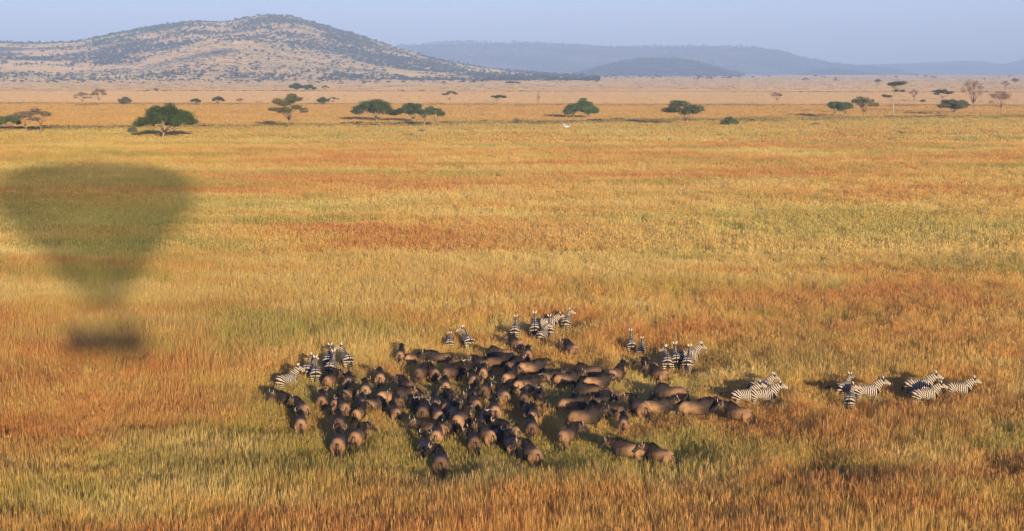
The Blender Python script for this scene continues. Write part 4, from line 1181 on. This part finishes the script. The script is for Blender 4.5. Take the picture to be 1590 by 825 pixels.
# ---- zebra
def zmat():
    m, nt, b = mat_new('zebra_coat', 0.7, 0.1)
    tc = N(nt, 'ShaderNodeTexCoord')
    w = math_n(nt, 'ADD', attr(nt, 'ph'), math_n(nt, 'MULTIPLY', noise_n(nt, tc.outputs['Object'], 5.0, 3), 1.1))
    sn = math_n(nt, 'SINE', math_n(nt, 'MULTIPLY', w, 6.283))
    thr = attr(nt, 'th')
    d = math_n(nt, 'SUBTRACT', sn, thr)
    f = mrange(nt, d, -0.12, 0.12)
    wh = mixc(nt, mrange(nt, noise_n(nt, tc.outputs['Object'], 2.5, 3), 0.4, 0.7, 0, .5), (0.56, 0.47, 0.34), (0.46, 0.35, 0.22))
    c = mixc(nt, f, wh, (0.022, 0.017, 0.015))
    c = mixc(nt, attr(nt, 'dark'), c, (0.025, 0.020, 0.018))
    nt.links.new(c, b.inputs['Base Color'])
    return m
M_ZEB = zmat()
M_WHITEHAIR = simple_mat('ear_white', (0.62, 0.54, 0.42), (0.70, 0.62, 0.50), 12, 0.8)

def make_zebra(yaw=0.0, neck_p=0.85, head_p=-0.35, head_yaw=None, gait=0.0, tail=0.0, seed=0):
    rs = np.random.default_rng(seed + 50)
    hy = yaw * 1.2 if head_yaw is None else head_yaw
    mb = MB()
    tor = [(-.90, 1.10, .07, .09), (-.83, 1.06, .19, .19), (-.70, 1.03, .27, .27), (-.50, 1.02, .29, .285), (-.25, 1.00, .285, .28), (0, .985, .315, .315), (.22, 1.0, .29, .325),
           (.42, 1.03, .24, .31), (.56, 1.07, .18, .26), (.66, 1.09, .12, .18)]
    mb.tube([(x, 0, z) for x, z, _, _ in tor], [r[3] for r in tor], 16, True, [r[2] for r in tor])
    n0 = Vector((.42, 0, 1.13)); n1 = n0 + vdir(yaw * .4, neck_p) * .26; n2 = n1 + vdir(yaw * .9, neck_p) * .29
    mb.tube([n0, n1, n2, n2 + vdir(hy, .3) * .05], [.27, .20, .145, .10], 12, True, [.16, .115, .09, .075])
    hd = vdir(hy, head_p)
    h0 = n2 - hd * .06 + Vector((0, 0, .02))
    hp = [h0, h0 + hd * .10, h0 + hd * .24, h0 + hd * .40, h0 + hd * .50, h0 + hd * .54]
    mb.tube(hp, [.09, .135, .11, .078, .076, .045], 12, True, [.07, .098, .08, .058, .062, .04])
    g = gait
    for sgn in (-1, 1):
        y = .15 * sgn; a = g * sgn
        mb.tube([(.38, y * .9, .98), (.38, y, .80), (.40 + a * .4, y, .62), (.42 + a, y * .95, .36), (.40 + a * 1.2, y * .9, .11), (.44 + a * 1.3, y * .9, 0)], [.15, .11, .07, .046, .032, .05], 8)
        a = -g * sgn; y = .16 * sgn
        mb.tube([(-.60, y * .8, 1.0), (-.56, y, .82), (-.56 + a * .3, y, .66), (-.73 + a * .8, y * .9, .43), (-.67 + a, y * .9, .12), (-.62 + a * 1.1, y * .9, 0)], [.21, .185, .11, .054, .035, .052], 8)
    me = remesh(mb, .024, 4)
    co = coords(me)
    X, Y, Z = co.T
    spine = [(-.9, 0, 1.0), (.40, 0, 1.08), tuple(n1), tuple(n2), tuple(hp[5])]
    s, d = path_param(co, spine)
    k = 8.9
    xq, zq = -.18, .70
    ph = s * k
    # rump fan: stripes swing from upright on the flank to level across the thigh
    th = np.arctan2(xq - X, Z - zq)
    R = .50
    rump = (X < xq)
    s_q = (xq + .9)
    ph_r = (s_q - R * np.clip(th, 0, math.pi / 2)) * k * .92
    ph_low = (s_q - R * math.pi / 2 - (zq - Z)) * k * .92 * 1.25
    base = s_q * k * (1 - .92)
    ph = np.where(rump, np.where(Z > zq, ph_r, ph_low + (s_q - R * math.pi / 2) * k * .92 * (1 - 1.25)) + base, ph)
    fl = (Z < .72) & (X > .15)
    ph = np.where(fl, ph + (.72 - Z) * k * 1.7, ph)
    Lh = 1.3 + (n1 - Vector((.4, 0, 1.08))).length + .29
    headf = np.clip((s - (Lh - .02)) / .06, 0, 1)
    ph = np.where(headf > .5, ph * 1.5, ph)
    thr = np.full(len(co), -.18)
    thr = np.where(rump & (X < -.35), -.22, thr)
    thr = np.where(headf > .5, .25, thr)
    thr = np.where((Z < .74) & (X > -.35) & (X < .3), 1.6, thr)           # white belly
    set_attr(me, 'ph', ph); set_attr(me, 'th', thr)
    muz = np.clip((s - (Lh + .40)) / .04, 0, 1)
    eye = ((np.linalg.norm(co - np.array(h0 + hd * .15), axis=1) < .12) & (np.abs((co - np.array(h0)) @ np.array((-math.sin(hy), math.cos(hy), 0))) > .072)
           & (((co - np.array(h0 + hd * .15)) ** 2).sum(1) < .0085)) * .8
    dors = (np.abs(Y) < .02) & (X < .3) & (Z > 1.15)
    set_attr(me, 'dark', np.clip(np.maximum.reduce([muz, eye, dors * .9, (Z < .05) * .8]), 0, 1))
    me.materials.append(M_ZEB)
    parts = [('body', me)]
    side = Vector((-math.sin(hy), math.cos(hy), 0)); fw = Vector((math.cos(hy), math.sin(hy), 0)); up = Vector((0, 0, 1))
    for sg in (-1, 1):
        m = MB(); e0 = h0 + up * .10 + side * sg * .05 + fw * .01
        dr = (up * .9 + side * sg * .38 - fw * .1).normalized()
        ax = dr.cross(fw).normalized()
        m.tube([e0, e0 + dr * .05, e0 + dr * .11, e0 + dr * .175], [.022, .034, .034, .008], 8)
        parts.append(('ear', m, M_WHITEHAIR))
    # erect mane, striped like the neck, black tips
    pts = [Vector((.36, 0, 1.36)), n1 - (n2 - n1).normalized().cross(Vector((-math.sin(yaw), math.cos(yaw), 0))) * 0 , n2]
    v, f = [], []
    nseg = 16
    path = []
    for i in range(nseg + 1):
        t = i / nseg
        if t < .45: c = n0.lerp(n1, t / .45)
        else: c = n1.lerp(n2, (t - .45) / .55)
        if t < .45: dr = vdir(yaw * .4, neck_p)
        else: dr = vdir(yaw * .9, neck_p)
        back = (Vector((0, 0, 1)) - dr * dr.z).normalized()
        r = .27 + (.20 - .27) * min(1, t / .45) if t < .45 else .20 + (.145 - .20) * (t - .45) / .55
        path.append((c + back * (r - .02), c + back * (r + .085), dr))
    for i, (a, bq, dr) in enumerate(path):
        sd2 = dr.cross(Vector((0, 0, 1))).normalized() * .016
        v += [a - sd2 * 1.3, a + sd2 * 1.3, bq + sd2 * .6, bq - sd2 * .6]
    for i in range(nseg):
        o = i * 4
        for a, bq in ((0, 1), (1, 2), (2, 3), (3, 0)): f.append((o + a, o + bq, o + 4 + bq, o + 4 + a))
    f += [(3, 2, 1, 0), tuple(nseg * 4 + i for i in range(4))]
    mm = bpy.data.meshes.new('mane'); mm.from_pydata([tuple(q) for q in v], [], f)
    co2 = coords(mm); s2, _ = path_param(co2, spine)
    set_attr(mm, 'ph', s2 * k); set_attr(mm, 'th', np.full(len(co2), .0)); set_attr(mm, 'dark', np.array([0, 0, .85, .85] * (nseg + 1)))
    mm.materials.append(M_ZEB)
    parts.append(('mane', mm))
    m = MB()
    ty = tail * .35
    if abs(tail) > 1: tp = [(-.88, 0, 1.18), (-1.0, ty * .2, 1.16), (-1.13, ty * .5, 1.12), (-1.22, ty, 1.04)]
    else: tp = [(-.88, 0, 1.17), (-.94, 0, 1.10), (-.97, ty * .5, .92), (-.96, ty, .76)]
    m.tube(tp, [.03, .024, .019, .017], 6)
    dr = (-.5, .3 * tail, -.6) if abs(tail) > 1 else (0, .2 * tail, -1)
    v, f = strand_fan([tp[2], tp[3]], .26, dr, .013, rs, 46)
    o = len(m.v); m.v += [Vector(q) for q in v]; m.f += [tuple(i + o for i in q) for q in f]
    parts.append(('tail', m, M_BLACKHAIR))
    return parts

def bake(parts):
    """list of (name, mesh) from the makers' parts"""
    out = []
    for p in parts:
        if isinstance(p[1], bpy.types.Mesh):
            p[1].polygons.foreach_set('use_smooth', [True] * len(p[1].polygons)); out.append((p[0], p[1])); continue
        v, f = (p[1].v, p[1].f) if isinstance(p[1], MB) else p[1]
        me = bpy.data.meshes.new(p[0]); me.from_pydata([tuple(q) for q in v], [], f); me.materials.append(p[2])
        me.polygons.foreach_set('use_smooth', [True] * len(me.polygons))
        out.append((p[0], me))
    return out

rad = math.radians
WP = {  # poses of the wildebeest
    'walk': bake(make_wildebeest(0, .24, -.85, gait=.10, seed=1)),
    'step': bake(make_wildebeest(rad(8), .14, -1.0, gait=-.12, tail=.5, seed=2)),
    'left': bake(make_wildebeest(rad(48), .28, -.80, gait=.06, tail=-.6, seed=3)),
    'right': bake(make_wildebeest(rad(-48), .28, -.80, gait=-.06, tail=.6, seed=4)),
    'graze': bake(make_wildebeest(rad(10), -.85, -1.15, gait=.08, seed=5)),
    'grazeR': bake(make_wildebeest(rad(-28), -.70, -1.1, gait=-.1, tail=.8, seed=6)),
    'high': bake(make_wildebeest(0, .62, -.55, gait=.03, seed=7)),
}
ZP = {
    'up': bake(make_zebra(0, .95, -.30, gait=.05, seed=1)),
    'right': bake(make_zebra(rad(-32), .85, -.38, head_yaw=rad(-72), gait=-.06, tail=.4, seed=2)),
    'left': bake(make_zebra(rad(32), .85, -.32, head_yaw=rad(66), gait=.06, tail=-.4, seed=3)),
    'side': bake(make_zebra(0, .62, -.45, gait=.09, tail=.3, seed=4)),
    'swish': bake(make_zebra(0, .75, -.35, gait=-.07, tail=2.0, seed=5)),
    'low': bake(make_zebra(rad(-12), .45, -.6, gait=.08, seed=6)),
}
first_used = {}
def put(kind, lib, pose, px, py, hdg, anchor, size, label, group):
    """px, py: photo pixel of rump ('r') or mid body ('b') at 1 m height; hdg 0 = away from the camera, 90 = to the right"""
    zc = 1.0 * size
    p = at(px, py, zc)
    view = math.atan2(p.x, p.y)
    a = math.radians(90 - hdg) - view * 1.0          # heading measured from the line of sight
    off = 0.62 * size if anchor == 'r' else 0.0
    root = empty(kind, (p.x + math.cos(a) * off, p.y + math.sin(a) * off, 0), a)
    jr = random.Random(int(px * 13 + py))
    if kind == 'wildebeest': size *= 0.90 if anchor == 'r' else 0.86
    else: size *= 0.95
    root.scale = (size * jr.uniform(.95, 1.04), size * jr.uniform(.93, 1.05), size * jr.uniform(.97, 1.04))
    tag(root, label, kind, group)
    for nm, me in lib[pose]:
        link(bpy.data.objects.new(nm, me), root)
    return root

for (pose, px, py, hd_, an, sz, lab) in W:
    put('wildebeest', WP, pose, px, py, hd_, an, sz, lab, HERD)

for (pose, px, py, hd_, an, sz, lab) in Z:
    put('zebra', ZP, pose, px, py, hd_, an, sz, lab, ZG)

# ---- white bird in flight
bp_ = at(880, 197, 8.0)                                   # over the grass beyond the herd
bird_root = empty('egret', (bp_.x, bp_.y, 8.0), 0.5)
tag(bird_root, 'white egret flying low over the plain with wings spread', 'bird')
M_FEATHER = simple_mat('white_feather', (0.80, 0.80, 0.78), (0.70, 0.70, 0.68), 6, 0.7)
M_BEAK = simple_mat('beak', (0.35, 0.24, 0.05), (0.30, 0.2, 0.05), 6, 0.5)
KB = 1.55
m = MB(); m.tube([(-.36 * KB, 0, .0), (-.25 * KB, 0, .02), (0, 0, 0), (.2 * KB, 0, .03), (.27 * KB, 0, .09), (.33 * KB, 0, .12), (.38 * KB, 0, .11)], [.03, .06, .13, .09, .045, .055, .03], 10, True, [.10, .08, .12, .08, .04, .05, .03])
m.build('body', M_FEATHER, bird_root)
m = MB(); m.tube([(.37 * KB, 0, .11), (.46 * KB, 0, .09)], [.018, .004], 6); m.build('beak', M_BEAK, bird_root)
m = MB(); m.tube([(-.34 * KB, .03, -.02), (-.55 * KB, .03, -.05)], [.012, .008], 5); m.tube([(-.34 * KB, -.03, -.02), (-.55 * KB, -.03, -.05)], [.012, .008], 5); m.build('legs', M_BEAK, bird_root)
for sg in (-1, 1):
    v, f = [], []
    pr = [(0, .10, .34, 0), (.25, .14, .33, .16), (.50, .12, .30, .26), (.75, .02, .24, .28), (.95, -.10, .12, .27)]
    for (y, xl, ch, z) in pr:
        for dz in (.012, -.012):
            v += [(xl * KB, sg * (y + .05) * KB, (z + dz) * KB), ((xl - ch * .5) * KB, sg * (y + .05) * KB, (z + dz * 1.8 + .01) * KB), ((xl - ch) * KB, sg * (y + .05) * KB, (z + dz * .4) * KB)]
    for i in range(len(pr) - 1):
        a = i * 6
        for (p, q) in ((0, 1), (1, 2), (2, 5), (5, 4), (4, 3), (3, 0)): f.append((a + p, a + q, a + 6 + q, a + 6 + p))
    e = (len(pr) - 1) * 6
    f += [(0, 1, 4, 3), (1, 2, 5, 4), (e, e + 1, e + 4, e + 3), (e + 1, e + 2, e + 5, e + 4)]
    mesh_obj('wing', v, f, M_FEATHER, bird_root, True)

# ------------------------------------------------------------------ hot air balloon overhead: the photo is taken from its basket's edge
BX, BY = 1.4, -2.7
bal = empty('hot_air_balloon', (BX, BY, 15.35), 0)
tag(bal, 'hot air balloon overhead whose long shadow lies on the grass at left', 'balloon')
def fabric(name, a, b):
    m, nt, bs = mat_new(name, 0.6, 0.2)
    tc = N(nt, 'ShaderNodeTexCoord'); sp_ = N(nt, 'ShaderNodeSeparateXYZ'); nt.links.new(tc.outputs['Object'], sp_.inputs[0])
    an = math_n(nt, 'ARCTAN2', sp_.outputs[1], sp_.outputs[0])
    f = mrange(nt, math_n(nt, 'SINE', math_n(nt, 'MULTIPLY', an, 12.0)), -.05, .05)
    c = mixc(nt, f, a, b)
    nt.links.new(c, bs.inputs['Base Color'])
    # thin nylon: some of the sun comes straight through
    tr = N(nt, 'ShaderNodeBsdfTransparent'); tr.inputs['Color'].default_value = (.94, 1.0, .90, 1)
    mx = N(nt, 'ShaderNodeMixShader'); mx.inputs[0].default_value = 0.64
    nt.links.new(bs.outputs[0], mx.inputs[1]); nt.links.new(tr.outputs[0], mx.inputs[2])
    nt.links.new(mx.outputs[0], nt.nodes['Material Output'].inputs['Surface'])
    return m
M_ENV = fabric('balloon_fabric', (0.10, 0.32, 0.16), (0.70, 0.62, 0.20))
M_WICKER = simple_mat('wicker', (0.22, 0.13, 0.06), (0.34, 0.21, 0.10), 30, 0.9)
M_STEEL = simple_mat('burner_steel', (0.3, 0.3, 0.3), (0.4, 0.4, 0.4), 3, 0.35)
# envelope profile, heights above the basket floor
prof = [(3.0, 1.5), (3.8, 1.9), (4.6, 2.5), (7.4, 4.5), (11, 7.9), (14, 10.5), (17, 12.5), (20.2, 13.7), (23, 14.0), (25.6, 13.3), (27.6, 11.3), (29.0, 8.2), (29.9, 4.4), (30.2, 1.4), (30.25, 0.0)]
v, f = [], []; ng = 96
for (z, r) in prof:
    for k in range(ng):
        a = 2 * math.pi * k / ng; rr = r * (1 + .022 * abs(math.sin(a * 12)))
        v.append((math.cos(a) * rr, math.sin(a) * rr, z))
for i in range(len(prof) - 1):
    for k in range(ng):
        k2 = (k + 1) % ng; f.append((i * ng + k, i * ng + k2, (i + 1) * ng + k2, (i + 1) * ng + k))
env = mesh_obj('envelope', v, f, M_ENV, bal, True)
m = MB()
hw, hd2, hh_ = 2.2, 0.80, 1.05
for (cx, cy, sx, sy) in ((0, hd2, hw, .05), (0, -hd2, hw, .05), (hw, 0, .05, hd2), (-hw, 0, .05, hd2), (-.9, 0, .04, hd2), (.9, 0, .04, hd2)): m.box((cx, cy, hh_ / 2), (sx, sy, hh_ / 2))
m.box((0, 0, .04), (hw, hd2, .04))
bk = m.build('basket', M_WICKER, bal, False)
m = MB(); m.tube([(-hw, -hd2, hh_), (hw, -hd2, hh_), (hw, hd2, hh_), (-hw, hd2, hh_), (-hw, -hd2, hh_)], [.07] * 5, 8); m.build('padded_rim', simple_mat('leather', (.12, .06, .03), (.18, .09, .05), 8, .6), bk)
m = MB()
for sx in (-1.1, 1.1):
    for sy in (-.4, .4):
        m.tube([(sx * .5, sy, 2.35), (sx * .5, sy, 2.9)], [.13, .16], 10)
m.tube([(-1.3, -.7, 2.35), (1.3, -.7, 2.35), (1.3, .7, 2.35), (-1.3, .7, 2.35), (-1.3, -.7, 2.35)], [.04] * 5, 6)
m.build('burner', M_STEEL, bal)
for sx in (-1, 1):
    for sy in (-1, 1):
        m = MB(); m.tube([(sx * hw * .9, sy * hd2, hh_), (sx * 1.3, sy * .7, 2.35)], [.04, .04], 6); m.tube([(sx * 1.3, sy * .7, 2.35), (sx * 1.1, sy * 1.1, 3.1)], [.02, .02], 5)
        m.build('suspension_rope', M_STEEL, bal)
